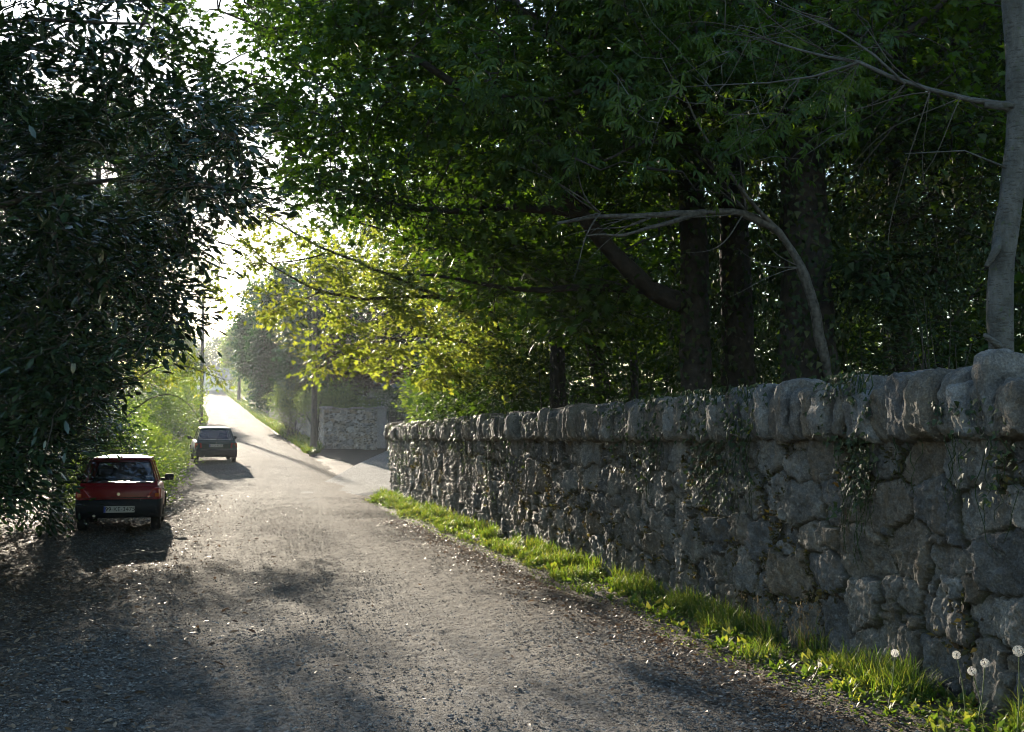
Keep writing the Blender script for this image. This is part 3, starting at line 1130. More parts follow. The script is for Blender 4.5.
wall_ivy('ivy', 'glossy ivy spilling over coping and down the wall below the broad twin trunks',
         [(s_at(x), 2.14, b, .28, w) for x, b, w in ((700, 1.15, 1), (716, 1.0, 1.2), (735, 1.0, 1.2), (752, 1.2, .8))], 950, .045)
wall_ivy('ivy', 'narrow dark ivy hanging over the coping right of the twisted pale limb',
         [(s_at(x), 2.14, b, .16, w) for x, b, w in ((846, 1.05, 1), (862, .85, 1.2), (872, 1.2, .7))], 650, .042)
wall_ivy('ivy', 'small ivy clump on the coping stones under the leaning thin trunk',
         [(s_at(x), 2.14, b, .4, w) for x, b, w in ((628, 1.3, 1), (650, 1.1, 1), (664, 1.5, .6))], 600, .05)
wall_ivy('ivy', 'trailing ivy down the sunlit middle of the wall, below overhanging lit branches',
         [(s_at(x), 2.1, b, .9, w) for x, b, w in ((470, 1.0, 1), (492, .6, 1.4), (510, .8, 1), (528, 1.2, .6))], 900, .05)
wall_ivy('ivy', 'dense ivy capping the far curved end of the wall near the junction',
         [(s_at(x), 2.12, b, 1.2, w) for x, b, w in ((394, .9, 1), (404, .5, 1.2), (420, 1.2, 1), (440, 1.5, .8), (455, 1.4, .6))] + [(26.2, 2.1, .7, .5, 1), (27, 2.1, 1.0, .6, .8)], 1900, .065)
wall_ivy('ivy', 'sparse ivy and moss near the right-hand end, below the big slab stones',
         [(s_at(x), 1.9, b, .18, w) for x, b, w in ((952, 1.35, 1), (1000, 1.2, 1), (915, 1.5, .5))], 300, .04)


# ================================================================== CARS
def bm_obj(name, V, Fs, m, parent, smooth=False, sub=0):
    me = bpy.data.meshes.new(name)
    me.from_pydata([tuple(v) for v in V], [], [tuple(f) for f in Fs])
    me.update()
    if smooth:
        for p in me.polygons:
            p.use_smooth = True
    me.materials.append(m)
    o = bpy.data.objects.new(name, me)
    link(o, parent)
    if sub:
        md = o.modifiers.new('s', 'SUBSURF')
        md.levels = md.render_levels = sub
    return o


def rbox(c, size, r=.02, seg=3):
    """rounded box vertices and faces"""
    import bmesh
    bm = bmesh.new()
    bmesh.ops.create_cube(bm, size=1)
    for v in bm.verts:
        v.co = Vector((v.co.x * size[0], v.co.y * size[1], v.co.z * size[2]))
    bmesh.ops.bevel(bm, geom=list(bm.edges), offset=r, segments=seg, affect='EDGES', profile=.5)
    V = [tuple(v.co + Vector(c)) for v in bm.verts]
    bm.verts.index_update()
    Fs = [[v.index for v in f.verts] for f in bm.faces]
    bm.free()
    return V, Fs


def join(parts):
    V, Fs = [], []
    for v, f in parts:
        n = len(V)
        V += list(v)
        Fs += [[i + n for i in q] for q in f]
    return V, Fs


def revolve(prof, n, c, axis='x'):
    """solid of revolution about the x axis: prof = [(x, r)]"""
    V, Fs = [], []
    for (x, r) in prof:
        for k in range(n):
            a = 2 * PI * k / n
            V.append((c[0] + x, c[1] + r * math.cos(a), c[2] + r * math.sin(a)))
    m = len(prof)
    for i in range(m - 1):
        for k in range(n):
            Fs.append((i * n + k, i * n + (k + 1) % n, (i + 1) * n + (k + 1) % n, (i + 1) * n + k))
    Fs.append(tuple(range(n))[::-1]); Fs.append(tuple((m - 1) * n + k for k in range(n)))
    return V, Fs


def rrect(q, inset, rad, k=5):
    """rounded inner outline of a quad (4 points, in order), inset from its sides; returns 4*k points"""
    q = [A(p, float) for p in q]
    out = []
    cen = sum(q) / 4
    for i in range(4):
        p, a, b = q[i], q[i - 1], q[(i + 1) % 4]
        ua, ub = unit(a - p), unit(b - p)
        sn = np.linalg.norm(np.cross(ua, ub))
        ins = inset[i] if isinstance(inset, (list, tuple)) else inset
        insb = inset[(i + 1) % 4] if isinstance(inset, (list, tuple)) else inset
        c = p + ua * (insb / sn) + ub * (ins / sn)
        s, e = c + ua * rad, c + ub * rad
        for j in range(k):
            t = j / (k - 1)
            out.append((1 - t) ** 2 * s + 2 * t * (1 - t) * c + t * t * e)
    return out


def window_frame(q, inset, rad, thick=.035):
    """body panel around an opening, plus the outline of the opening"""
    k = 5
    inn = rrect(q, inset, rad, k)
    outr = []
    for i in range(4):
        outr += [A(q[i], float)] * k
    nrm = unit(np.cross(A(q[1]) - A(q[0]), A(q[3]) - A(q[0])))
    V = outr + inn + [p - nrm * thick for p in inn]
    n = 4 * k
    Fs = []
    for i in range(n):
        j = (i + 1) % n
        if i % k == k - 1:
            Fs.append((i, j, n + j, n + i))
        else:
            Fs.append((i, n + j, n + i))
        Fs.append((n + i, n + j, 2 * n + j, 2 * n + i))
    return (V, Fs), inn, nrm


def pane(inn, nrm, off):
    V = [p - nrm * off for p in inn]
    return V, [tuple(range(len(V)))]


def ringstrip(inn, nrm, w, lift):
    c = sum(inn) / len(inn)
    n = len(inn)
    V = [p + nrm * lift for p in inn] + [p + unit(p - c) * w + nrm * lift for p in inn] + [p - nrm * .01 for p in inn]
    Fs = [(i, (i + 1) % n, n + (i + 1) % n, n + i) for i in range(n)] + [(i, (i + 1) % n, 2 * n + (i + 1) % n, 2 * n + i) for i in range(n)]
    return V, Fs


M['glass'] = None


def glass_material():
    m, nt, out = mat('car_glass')
    tr = N(nt, 'ShaderNodeBsdfTransparent', {'Color': (.93, .96, .95, 1)})
    gl = N(nt, 'ShaderNodeBsdfGlossy', {'Roughness': .03, 'Color': (1, 1, 1, 1)})
    fr = N(nt, 'ShaderNodeFresnel', {'IOR': 1.9})
    ms = N(nt, 'ShaderNodeMixShader', {0: fr.outputs[0], 1: tr.outputs[0], 2: gl.outputs[0]})
    nt.links.new(ms.outputs[0], out.inputs[0])
    return m


M['glass'] = glass_material()
M['rubber'] = simple('black_rubber', (.012, .012, .013), .55)
M['plastic'] = simple('black_bumper_plastic', (.014, .016, .019), .6, 0, .3)
M['tyre'] = simple('tyre_rubber', (.015, .015, .015), .85)
M['rim'] = simple('steel_rim', (.3, .3, .3), .4, .8)
M['seat'] = simple('dark_seat_cloth', (.02, .02, .024), 1., 0, .05)
M['lamp_red'] = simple('red_lamp_lens', (.35, .012, .01), .15, 0, .6, .6)
M['lamp_amber'] = simple('amber_lamp_lens', (.5, .12, .02), .15, 0, .6, .6)
M['lamp_clear'] = simple('clear_lamp_lens', (.6, .6, .6), .1, 0, .6, .6)
M['plate'] = simple('plate_white', (.38, .38, .36), .45)
M['ink'] = simple('plate_lettering_black', (.01, .01, .01), .5)
M['blue'] = simple('plate_blue_band', (.02, .06, .35), .4)
M['chrome'] = simple('bright_metal', (.6, .6, .6), .2, 1)


def car(loc, rz, slope, label, c):
    root = empty('parked_car', loc, label, 'car', 'cars parked along the left side of the lane', rz)
    root.rotation_euler = (slope, 0, rz)
    W, L, zb, bz, rz_ = c['W'] / 2, c['L'] / 2, c['zb'], c['belt'], c['roof']
    paint = simple(c['name'] + '_paint', c['paint'], .4, 0, .28, .12)

    def section(y, w, z0, zt, crown=.015):
        h = [(0, z0), (.6 * w, z0), (.90 * w, z0 + .02), (.985 * w, z0 + .12), (w, z0 + .30 * (zt - z0) + .05), (.995 * w, z0 + .62 * (zt - z0)),
             (.965 * w, zt - .05), (.92 * w, zt - .006), (.70 * w, zt + crown * .5), (0, zt + crown)]
        return [(x, y, z) for x, z in h] + [(-x, y, z) for x, z in h[-2:0:-1]]
    ry = -L
    st = [(ry + .03, W * .90, zb + .10, bz - .10), (ry + .05, W * .955, zb + .03, bz - .045), (ry + .11, W * .985, zb + .01, bz - .012), (ry + .22, W, zb, bz),
          (-L * .45, W, zb, bz + .01), (0, W, zb, bz), (L * .42, W, zb, bz - .015), (L * .55, W * .995, zb, bz - .05),
          (L * .8, W * .97, zb, bz - .14), (L * .94, W * .92, zb + .02, bz - .2), (L - .02, W * .84, zb + .08, bz - .28)]
    rings = [section(*s) for s in st]
    n = len(rings[0])
    V = [p for r in rings for p in r]
    Fs = []
    for i in range(len(rings) - 1):
        for k in range(n):
            Fs.append((i * n + k, i * n + (k + 1) % n, (i + 1) * n + (k + 1) % n, (i + 1) * n + k))
    for i0, flip in ((0, False), ((len(rings) - 1) * n, True)):
        half = n // 2
        for k in range(half - 0):
            a, b = k, k + 1
            d, e = (n - k) % n, (n - k - 1) % n
            f = [i0 + a, i0 + b, i0 + e, i0 + d]
            f = list(dict.fromkeys(f))
            if len(f) > 2:
                Fs.append(f[::-1] if flip else f)
    # greenhouse panels
    ys0, ys1, ys2, ys3 = ry + c['rear_in'], ry + c['roof_rear'], c['roof_front'], c['screen_base']
    bw, tw = W * .905, W * c['tumble']
    zl = bz - .01
    rb = [(-bw, ys0, zl), (bw, ys0, zl), (tw, ys1, rz_ - .05), (-tw, ys1, rz_ - .05)]
    fb = [(bw, ys3, zl - .02), (-bw, ys3, zl - .02), (-tw, ys2, rz_ - .05), (tw, ys2, rz_ - .05)]
    sr = [(bw, ys0, zl), (bw, ys3, zl - .02), (tw, ys2, rz_ - .05), (tw, ys1, rz_ - .05)]
    sl = [(-x, y, z) for x, y, z in sr][::-1]
    parts = []
    f1, in1, n1 = window_frame(rb, c['rw_inset'], .05); parts.append(f1)
    f2, in2, n2 = window_frame(fb, [.05, .05, .05, .05], .05); parts.append(f2)
    mid = c['pillar']
    lerp = lambda a, b, t: tuple(A(a) * (1 - t) + A(b) * t)
    sides = []
    for s_ in (sr, sl):
        if s_ is sr:
            b0, b1, t1, t0 = s_
        else:
            t0, t1, b1, b0 = s_[0], s_[1], s_[2], s_[3]
            t0, t1, b1, b0 = s_[0], s_[1], s_[2], s_[3]
        for lo, hi in ((0, mid), (mid, 1)):
            qd = [lerp(b0, b1, lo), lerp(b0, b1, hi), lerp(t0, t1, hi), lerp(t0, t1, lo)]
            if s_ is sl:
                qd = [qd[1], qd[0], qd[3], qd[2]]
            fr, inn, nn = window_frame(qd, .045, .04)
            parts.append(fr)
            sides.append((inn, nn))
    # roof skin
    rv, rf = [], []
    ny, nx = 9, 11
    for a in range(ny):
        f = a / (ny - 1)
        y = ys1 + (ys2 - ys1) * f
        for b in range(nx):
            g_ = -1 + 2 * b / (nx - 1)
            e = (1 - abs(g_) ** 3.2) * (1 - (abs(2 * f - 1)) ** 4 * .8)
            rv.append((tw * g_, y, rz_ - .05 + .05 * e + .006))
    for a in range(ny - 1):
        for b in range(nx - 1):
            rf.append((a * nx + b, a * nx + b + 1, (a + 1) * nx + b + 1, (a + 1) * nx + b))
    lipy = [(-tw, ys1, rz_ - .044), (tw, ys1, rz_ - .044), (tw * .98, ys1 - .03, rz_ - .055), (-tw * .98, ys1 - .03, rz_ - .055)]
    parts += [(rv, rf), (lipy, [(0, 1, 2, 3)])]
    body = bm_obj('body', *join([(V, Fs)]), paint, root, True)
    # wheel arches cut out of the shell
    wy = (-L + c['rear_axle'], L - c['front_axle'])
    wr = c['wheel']
    cut = []
    for y in wy:
        v, f = revolve([(-W - .2, wr + .045), (-W + .22, wr + .045)], 28, (0, y, wr))
        cut.append((v, f))
        v, f = revolve([(W - .22, wr + .045), (W + .2, wr + .045)], 28, (0, y, wr))
        cut.append((v, f))
    cm = bm_obj('cutter', *join(cut), M['rubber'], root)
    import bmesh
    for o in (cm, body):
        bm = bmesh.new(); bm.from_mesh(o.data); bmesh.ops.recalc_face_normals(bm, faces=bm.faces); bm.to_mesh(o.data); bm.free()
    md = body.modifiers.new('b', 'BOOLEAN'); md.operation = 'DIFFERENCE'; md.object = cm; md.solver = 'EXACT'
    bpy.context.view_layer.update()
    dg = bpy.context.evaluated_depsgraph_get()
    nm = bpy.data.meshes.new_from_object(body.evaluated_get(dg))
    body.modifiers.clear()
    body.data = nm
    if len(nm.materials) == 0:
        nm.materials.append(paint)
    bpy.data.objects.remove(cm)
    ca = bm_obj('cabin', *join(parts), paint, root)
    md = ca.modifiers.new('w', 'WELD'); md.merge_threshold = .002
    bm_obj('rear_window', *pane(in1, n1, .012), M['glass'], root)
    bm_obj('window_seal', *ringstrip(in1, n1, .022, .006), M['rubber'], root)
    bm_obj('windscreen', *pane(in2, n2, .012), M['glass'], root)
    for inn, nn in sides:
        bm_obj('side_window', *pane(inn, nn, .012), M['glass'], root)
    # cabin floor cover, seats and headrests, dashboard
    bm_obj('parcel_shelf', *rbox((0, ys0 + .30, bz - .005), (W * 1.5, .5, .03), .008), M['seat'], root)
    bm_obj('dashboard', *rbox((0, ys3 - .22, bz + .0), (W * 1.6, .36, .07), .03), M['seat'], root)
    for sx in (-1, 1):
        v1 = rbox((sx * W * .46, .02 - .1, bz - .02), (W * .62, .13, .22), .05)
        v2 = rbox((sx * W * .46, .02 - .12, bz + .19), (W * .36, .09, .17), .04)
        v3 = rbox((sx * W * .46, .02 - .11, bz + .09), (W * .16, .02, .10), .006)
        bm_obj('front_seat', *join([v1, v2, v3]), M['seat'], root, True)
    sv_, sf_ = revolve([(0, .02), (.0, .03)], 8, (0, 0, 0))
    # bumpers
    bh0, bh1 = c['bump']
    for yy, sg, nm_ in ((ry, 1, 'rear_bumper'), (L, -1, 'front_bumper')):
        V, Fs = [], []
        prof = [(0.06, bh0 + .01), (0, bh0 + .05), (-.025, (bh0 + bh1) / 2 + .03), (-.02, bh1 - .03), (.03, bh1), (.10, bh1 - .005)]
        path = []
        for k in range(25):
            g_ = -1 + 2 * k / 24
            e = abs(g_)
            path.append((W * 1.012 * math.copysign(min(1, e * 1.12) if e < .82 else min(1., .918 + .082 * ((e - .82) / .18) ** .5), g_) , .0 + .05 * e ** 3 + (.34 * ((e - .86) / .14) if e > .86 else 0)))
        for (x, y) in path:
            for (o_, z) in prof:
                V.append((x + math.copysign(-o_ * .35 if abs(x) > W * .9 else 0, x), yy + sg * (y + o_ - .005), z))
        m_ = len(prof)
        for i in range(len(path) - 1):
            for k in range(m_ - 1):
                Fs.append((i * m_ + k, (i + 1) * m_ + k, (i + 1) * m_ + k + 1, i * m_ + k + 1))
        bm_obj(nm_, V, Fs, M['plastic'] if c['black_bumpers'] else paint, root, True)
    # tailgate shut line
    tz0, tz1 = c['gate']
    tg = []
    for x0, x1, z0, z1 in ((-W * .80, W * .80, tz0, tz0 + .012),):
        tg.append(rbox(((x0 + x1) / 2, ry + .036, (z0 + z1) / 2), (x1 - x0, .02, z1 - z0), .003))
    bm_obj('tailgate_seam', *join(tg), M['rubber'], root)
    # lamps
    for sx in (-1, 1):
        z0, z1 = c['lamp']
        xi, xo = c['lamp_x']
        q = [(sx * xi[0], z0), (sx * xo, z0), (sx * xo * .985, z1), (sx * xi[1], z1)]
        V = [(x, ry + .02, z) for x, z in q] + [(x, ry + .16, z) for x, z in q]
        V[1] = (q[1][0], ry + .055, z0); V[2] = (q[2][0], ry + .065, z1)
        V[5] = (q[1][0] * 1.005, ry + .2, z0); V[6] = (q[2][0] * 1.0, ry + .2, z1)
        Fs = [(0, 1, 2, 3), (1, 5, 6, 2), (3, 2, 6, 7), (0, 4, 5, 1), (0, 3, 7, 4)]
        o = bm_obj('tail_light', V, Fs, M['lamp_red'], root)
        md = o.modifiers.new('b', 'BEVEL'); md.width = .012; md.segments = 2
        zm = z0 + (z1 - z0) * c['amber'][0]
        zn = z0 + (z1 - z0) * c['amber'][1]
        xa, xb = xi[0] * .4 + xo * .6, xo * .95
        if c['amber_inner']:
            xa, xb = xi[0] + .012, xi[0] * .6 + xo * .4
        v = [(sx * xa, ry + .012, zm), (sx * xb, ry + .035, zm), (sx * xb, ry + .038, zn), (sx * xa, ry + .014, zn)]
        v += [(x, y + .05, z) for x, y, z in v]
        bm_obj('indicator_lens', v, [(0, 1, 2, 3), (0, 4, 5, 1), (1, 5, 6, 2), (2, 6, 7, 3), (3, 7, 4, 0)], M['lamp_amber'], o)
        hv = rbox((sx * W * .68, L - .11, bz - .30), (W * .4, .14, .12), .03)
        bm_obj('headlight', *hv, M['lamp_clear'], root, True)
        # mirror
        mv = join([rbox((sx * (W + .085), ys3 - .32, bz + .07), (.17, .08, .12), .03), rbox((sx * (W - .02), ys3 - .30, bz + .03), (.10, .05, .05), .012)])
        bm_obj('wing_mirror', *mv, M['plastic'], root, True)
        bm_obj('door_handle', *rbox((sx * (W * .985), -.28, bz - .12), (.03, .16, .035), .008), M['plastic'], root)
    # plate
    pz, px_ = c['plate']
    yp = ry + c['plate_y']
    pl = bm_obj('number_plate', *rbox((px_, yp, pz), (.52, .012, .115), .003), M['plate'], root)
    fc = bpy.data.curves.new('plate_lettering', 'FONT')
    fc.body = c['text']
    fc.size = .105
    fc.align_x = 'CENTER'; fc.align_y = 'CENTER'
    fc.extrude = .001
    fc.materials.append(M['ink'])
    to = bpy.data.objects.new('plate_lettering', fc)
    link(to, pl)
    bpy.context.view_layer.update()
    tm = bpy.data.meshes.new_from_object(to.evaluated_get(bpy.context.evaluated_depsgraph_get()))
    bpy.data.objects.remove(to)
    to = bpy.data.objects.new('plate_lettering', tm)
    link(to, pl)
    to.location = (px_ + .015, yp - .008, pz)
    to.rotation_euler = (PI / 2, 0, 0)
    bm_obj('country_band', *rbox((px_ - .243, yp - .007, pz), (.032, .004, .108), .001), M['blue'], pl)
    # wiper, emblem, exhaust
    def onrear(x, f):
        a, b = A([x, ys0, zl]), A([x * tw / bw, ys1, rz_ - .05])
        return a * (1 - f) + b * f + n1 * .02
    wb = Bag()
    w0, w1 = onrear(c['wiper'][0], .02), onrear(c['wiper'][1], .24)
    tube(wb, A([w0, (w0 + w1) / 2, w1]), .012, .008, 6)
    w2, w3 = onrear(c['wiper'][1] - .22, .24), onrear(c['wiper'][1] + .18, .17)
    tube(wb, A([w2, (w2 + w3) / 2, w3]), .007, .007, 5)
    bm_obj('rear_wiper', np.vstack(wb.V), np.vstack(wb.T), M['rubber'], root)
    ev, ef = revolve([(-.006, .03), (.006, .03)], 20, (0, 0, 0))
    ev = [(y, ry + c['emblem_y'] + x, z + c['emblem']) for x, y, z in ev]
    bm_obj('emblem', ev, ef, M['chrome'], root)
    xv, xf = revolve([(-.1, .024), (.1, .024)], 14, (0, 0, 0))
    xv = [(-W * .55 + z, ry + .08 + x, zb + .03 + y) for x, y, z in xv]
    bm_obj('exhaust_pipe', xv, xf, M['rim'], root)
    for y in wy:
        for sx in (-1, 1):
            tw_ = .165
            x0 = sx * (W - .10)
            prof = [(-tw_ / 2, wr * .66), (-tw_ / 2, wr * .9), (-tw_ / 2 + .02, wr * .985), (-.03, wr), (.03, wr), (tw_ / 2 - .02, wr * .985), (tw_ / 2, wr * .9), (tw_ / 2, wr * .66)]
            wv, wf = revolve(prof, 32, (x0, y, wr))
            wo = bm_obj('wheel', wv, wf, M['tyre'], root, True)
            rv_, rf_ = revolve([(sx * tw_ * .40, wr * .64), (sx * tw_ * .52, wr * .62), (sx * tw_ * .40, wr * .5), (sx * tw_ * .45, wr * .2), (sx * tw_ * .5, wr * .12)], 24, (x0, y, wr))
            bm_obj('rim', rv_, rf_, M['rim'], wo, True)
    # underbody
    bm_obj('underbody', *rbox((0, -.05, zb + .06), (W * 1.5, L * 1.8, .1), .02), M['rubber'], root)
    return root


def place_car(px, Y, rz, label, c):
    x = (px - 512) / F * Y
    dx, dy = -math.sin(rz), math.cos(rz)
    cx, cy = x + dx * c['L'] / 2, Y + dy * c['L'] / 2
    z = float(H(cx, cy)) + .025
    sl = float(np.arctan2(H(0, cy + 1) - H(0, cy - 1), 2))
    return car((cx, cy, z), rz, sl, label, c)


place_car(120.5, 20.3, math.radians(15.5), 'small red hatchback with a broad black rear bumper, parked in shade under the laurels',
          dict(name='deep_red', W=1.46, L=3.3, zb=.26, belt=.83, roof=1.345, paint=(.20, .008, .010), rear_in=.10, roof_rear=.36, roof_front=.38, screen_base=.80,
               tumble=.70, rw_inset=[.028, .05, .035, .05], pillar=.45, rear_axle=.55, front_axle=.62, wheel=.265, bump=(.235, .575), black_bumpers=True,
               gate=(.595, .8), lamp=(.60, .775), lamp_x=((.46, .60), .725), amber=(.08, .45), amber_inner=False, plate=(.40, .02), plate_y=-.038, text='99-KE-3475',
               wiper=(.16, .02), emblem=.665, emblem_y=.015))
place_car(217, 44.3, math.radians(18.5), 'dark green hatchback seen from behind, parked beyond the sunlit bushes near the junction',
          dict(name='dark_green', W=1.62, L=3.9, zb=.26, belt=.86, roof=1.41, paint=(.006, .028, .024), rear_in=.12, roof_rear=.50, roof_front=.36, screen_base=.90,
               tumble=.70, rw_inset=[.05, .08, .07, .08], pillar=.5, rear_axle=.68, front_axle=.75, wheel=.28, bump=(.25, .57), black_bumpers=True,
               gate=(.585, .8), lamp=(.62, .80), lamp_x=((.54, .56), .80), amber=(.5, .95), amber_inner=False, plate=(.70, .0), plate_y=.012, text='97-D-41273',
               wiper=(.12, -.05), emblem=.80, emblem_y=.03))


# ================================================================== POLES, FAR WALL, GATE, HOUSES
def pole(name, px, Y, top, r, label):
    b = P(px, 440, Y)
    z0 = float(H(b[0], b[1]))
    root = empty(name, (b[0], b[1], z0), label, 'utility pole', 'wooden utility poles by the junction')
    tb = Bag()
    tube(tb, resample([(b[0], b[1], z0 - .2), (b[0] + .03, b[1], z0 + top / 2), (b[0] + .02, b[1], z0 + top)], .5), r, r * .72, 12, knots=.04)
    tb.obj('shaft', M['pole'], root, True)
    bm_obj('identification_plate', *[[(p[0], p[1] - r * 1.02, p[2] + 1.9) for p in rbox((0, 0, 0), (.14, .02, .22), .004)[0]], rbox((0, 0, 0), (.14, .02, .22), .004)[1]], M['iron'], root)
    for k in range(2):
        ib = Bag()
        ib.add(*[A(q, float) if i == 0 else A(q) for i, q in enumerate(tri(revolve([(-.04, .035), (.0, .05), (.05, .03)], 10, (b[0] + .02, b[1] - .03, z0 + top - .25 - .35 * k)))) ])
        ib.obj('insulator', M['iron'], root)
    return A([b[0], b[1], z0 + top - .25])


def tri(vf):
    V, Fs = vf
    T = []
    for f in Fs:
        for k in range(1, len(f) - 1):
            T.append((f[0], f[k], f[k + 1]))
    return V, T


pA = pole('utility_pole', 200.5, 90, 10.5, .16, 'slim weathered wooden utility pole rising behind the dark green car')
pB = pole('utility_pole', 313.5, 56.5, 7.6, .165, 'thick dark wooden utility pole at the corner of the grey junction wall')


def junction_wall():
    x0, y0 = -9.75, 57.6
    root = empty('boundary_wall', (x0, y0, float(H(x0, y0))), 'low grey rubble wall wrapping the corner opposite the long wall, behind the thick pole', 'wall')
    hgt = 1.95
    # path: along the rising road, round the corner, then along the side road
    pts, nor, base = [], [], []
    for k in range(330, -1, -1):
        t = 51.3 + k * .19
        x, y = xy(float(uR(t)) + 1.15, t)
        pts.append((float(x), float(y))); nor.append(tuple(-R2))
    c0 = A(pts[-1])
    e0 = A([-6.85, 57.9])
    for k in range(1, 34):
        f = k / 33
        pts.append(tuple(c0 * (1 - f) + e0 * f)); nor.append((0.05, -1.))
    pts, nor = A(pts), unit(A(nor))
    s = np.concatenate([[0], np.cumsum(np.linalg.norm(np.diff(pts, axis=0), axis=1))])
    nz = 46
    zz = np.linspace(-.35, hgt, nz)
    Sg, Zg = np.meshgrid(s, zz, indexing='ij')
    st = stones(-1, s[-1] + 1, hgt, .16, .30, .2, .55, 15)
    d, cc, jj = stone_relief(Sg.ravel(), Zg.ravel(), st, 16, .06, .03, .14)
    d = d + .02 * fbm(np.stack([Sg.ravel() * 9, Zg.ravel() * 9, 0 * d], -1), 3)
    gz = H(pts[:, 0], pts[:, 1])
    gz = np.minimum(gz, gz)[:, None] + zz[None]
    V = np.stack([pts[:, 0][:, None] + nor[:, 0][:, None] * d.reshape(len(s), nz), pts[:, 1][:, None] + nor[:, 1][:, None] * d.reshape(len(s), nz), gz], -1).reshape(-1, 3)
    i, j = np.meshgrid(np.arange(len(s) - 1), np.arange(nz - 1), indexing='ij')
    a = (i * nz + j).reshape(-1)
    T = np.stack([a, a + nz, a + nz + 1, a + 1], 1)
    n0 = len(V)
    th = np.where(np.arange(len(s)) > 110, .42, .42)[:, None]
    bk2 = pts - nor * th
    V = np.vstack([V, np.hstack([bk2, gz[:, -1:]]), np.hstack([bk2, gz[:, :1]])])
    k = np.arange(len(s) - 1)
    ft = k * nz + nz - 1
    T = np.vstack([T, np.stack([ft, ft + nz, n0 + k + 1, n0 + k], 1), np.stack([n0 + k, n0 + k + 1, n0 + len(s) + k + 1, n0 + len(s) + k], 1)])
    z2 = np.zeros(2 * len(s))
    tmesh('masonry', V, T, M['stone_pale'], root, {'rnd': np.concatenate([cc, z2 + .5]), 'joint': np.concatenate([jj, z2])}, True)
    # flat coping along the top
    cv, cf = [], []
    for m_, (p, n_) in enumerate(zip(pts, nor)):
        z = float(gz[m_, -1]) + -.02 + .10 * float(vn(A([[s[m_] * 3.1, 0, 3.]]))[0])
        for o_, h in ((.06, 0), (.06, .09), (-.47, .10), (-.47, 0)):
            cv.append((p[0] + n_[0] * o_, p[1] + n_[1] * o_, z + h))
    for m_ in range(len(s) - 1):
        for k_ in range(4):
            cf.append((m_ * 4 + k_, m_ * 4 + (k_ + 1) % 4, m_ * 4 + 4 + (k_ + 1) % 4, m_ * 4 + 4 + k_))
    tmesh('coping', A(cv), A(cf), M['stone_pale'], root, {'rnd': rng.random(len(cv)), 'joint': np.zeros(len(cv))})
    return e0


ew = junction_wall()
gz0 = float(H(0, 57.9))
gp = empty('gate_pillar', (-6.6, 57.9, gz0), 'square granite gate pillar ending the grey junction wall', 'gate pillar')
bm_obj('shaft', *join([rbox((0, 0, .98), (.44, .44, 2.0), .025)]), M['granite'], gp)
bm_obj('cap', *join([rbox((0, 0, 2.04), (.54, .54, .12), .03)]), M['granite'], gp)
gt = empty('metal_gate', (-6.3, 57.95, gz0), 'dark iron gate beside the granite pillar, with spear tips along its top', 'gate')
fr = [rbox((.04, 0, 1.0), (.06, .06, 1.9), .01), rbox((2.9, 0, 1.0), (.06, .06, 1.9), .01), rbox((1.47, 0, .25), (2.8, .05, .06), .01), rbox((1.47, 0, 1.55), (2.8, .05, .06), .01), rbox((1.47, .03, .9), (2.75, .02, 1.25), .004)]
bm_obj('frame', *join(fr), M['iron'], gt)
bars = []
for k in range(20):
    x = .17 + k * .137
    bars.append(rbox((x, -.01, 1.0), (.025, .025, 1.5), .004))
    v, f = revolve([(0, .028), (.13, .001)], 8, (0, 0, 0))
    bars.append(([(x + y, z, 1.75 + xx) for xx, y, z in v], f))
bm_obj('bars', *join(bars), M['iron'], gt)


def house(name, loc, w, dpt, hw, hr, rz, label, wins):
    root = empty(name, loc, label, 'house', None, rz)
    V = [(-w / 2, -dpt / 2, -1), (w / 2, -dpt / 2, -1), (w / 2, dpt / 2, -1), (-w / 2, dpt / 2, -1),
         (-w / 2, -dpt / 2, hw), (w / 2, -dpt / 2, hw), (w / 2, dpt / 2, hw), (-w / 2, dpt / 2, hw), (-w / 2, 0, hw + hr), (w / 2, 0, hw + hr)]
    Fs = [(0, 1, 5, 4), (2, 3, 7, 6), (1, 2, 6, 9, 5), (3, 0, 4, 8, 7)]
    bm_obj('wall', V, Fs, M['render_white'], root)
    e = .35
    R = []
    sl = hr / (dpt / 2)
    for s_ in (-1, 1):
        a = [(-w / 2 - e, s_ * (dpt / 2 + e), hw - e * sl + .04), (w / 2 + e, s_ * (dpt / 2 + e), hw - e * sl + .04), (w / 2 + e, 0, hw + hr + .04), (-w / 2 - e, 0, hw + hr + .04)]
        R.append((a + [(x, y, z + .12) for x, y, z in a], [(0, 1, 2, 3), (4, 5, 6, 7), (0, 1, 5, 4), (1, 2, 6, 5), (0, 3, 7, 4)]))
    ro = bm_obj('roof', *join(R), M['slate'], root)
    bm_obj('chimney', *rbox((-w * .32, 0, hw + hr + .5), (.6, .9, 1.6), .02), M['granite'], ro)
    for (x, z, ww_, hh_) in wins:
        f = bm_obj('window', *join([rbox((x, -dpt / 2 - .01, z), (ww_ + .16, .08, .08), .01)] + [rbox((x + dx, -dpt / 2 - .01, z + dz), (a, .08, b), .01) for dx, dz, a, b in ((-ww_ / 2, 0, .07, hh_), (ww_ / 2, 0, .07, hh_), (0, hh_ / 2, ww_, .07), (0, -hh_ / 2, ww_ + .2, .09))]), M['render_white'], root)
        bm_obj('pane', *rbox((x, -dpt / 2 - .012, z), (ww_, .03, hh_), .004), M['iron'], f)
    return root


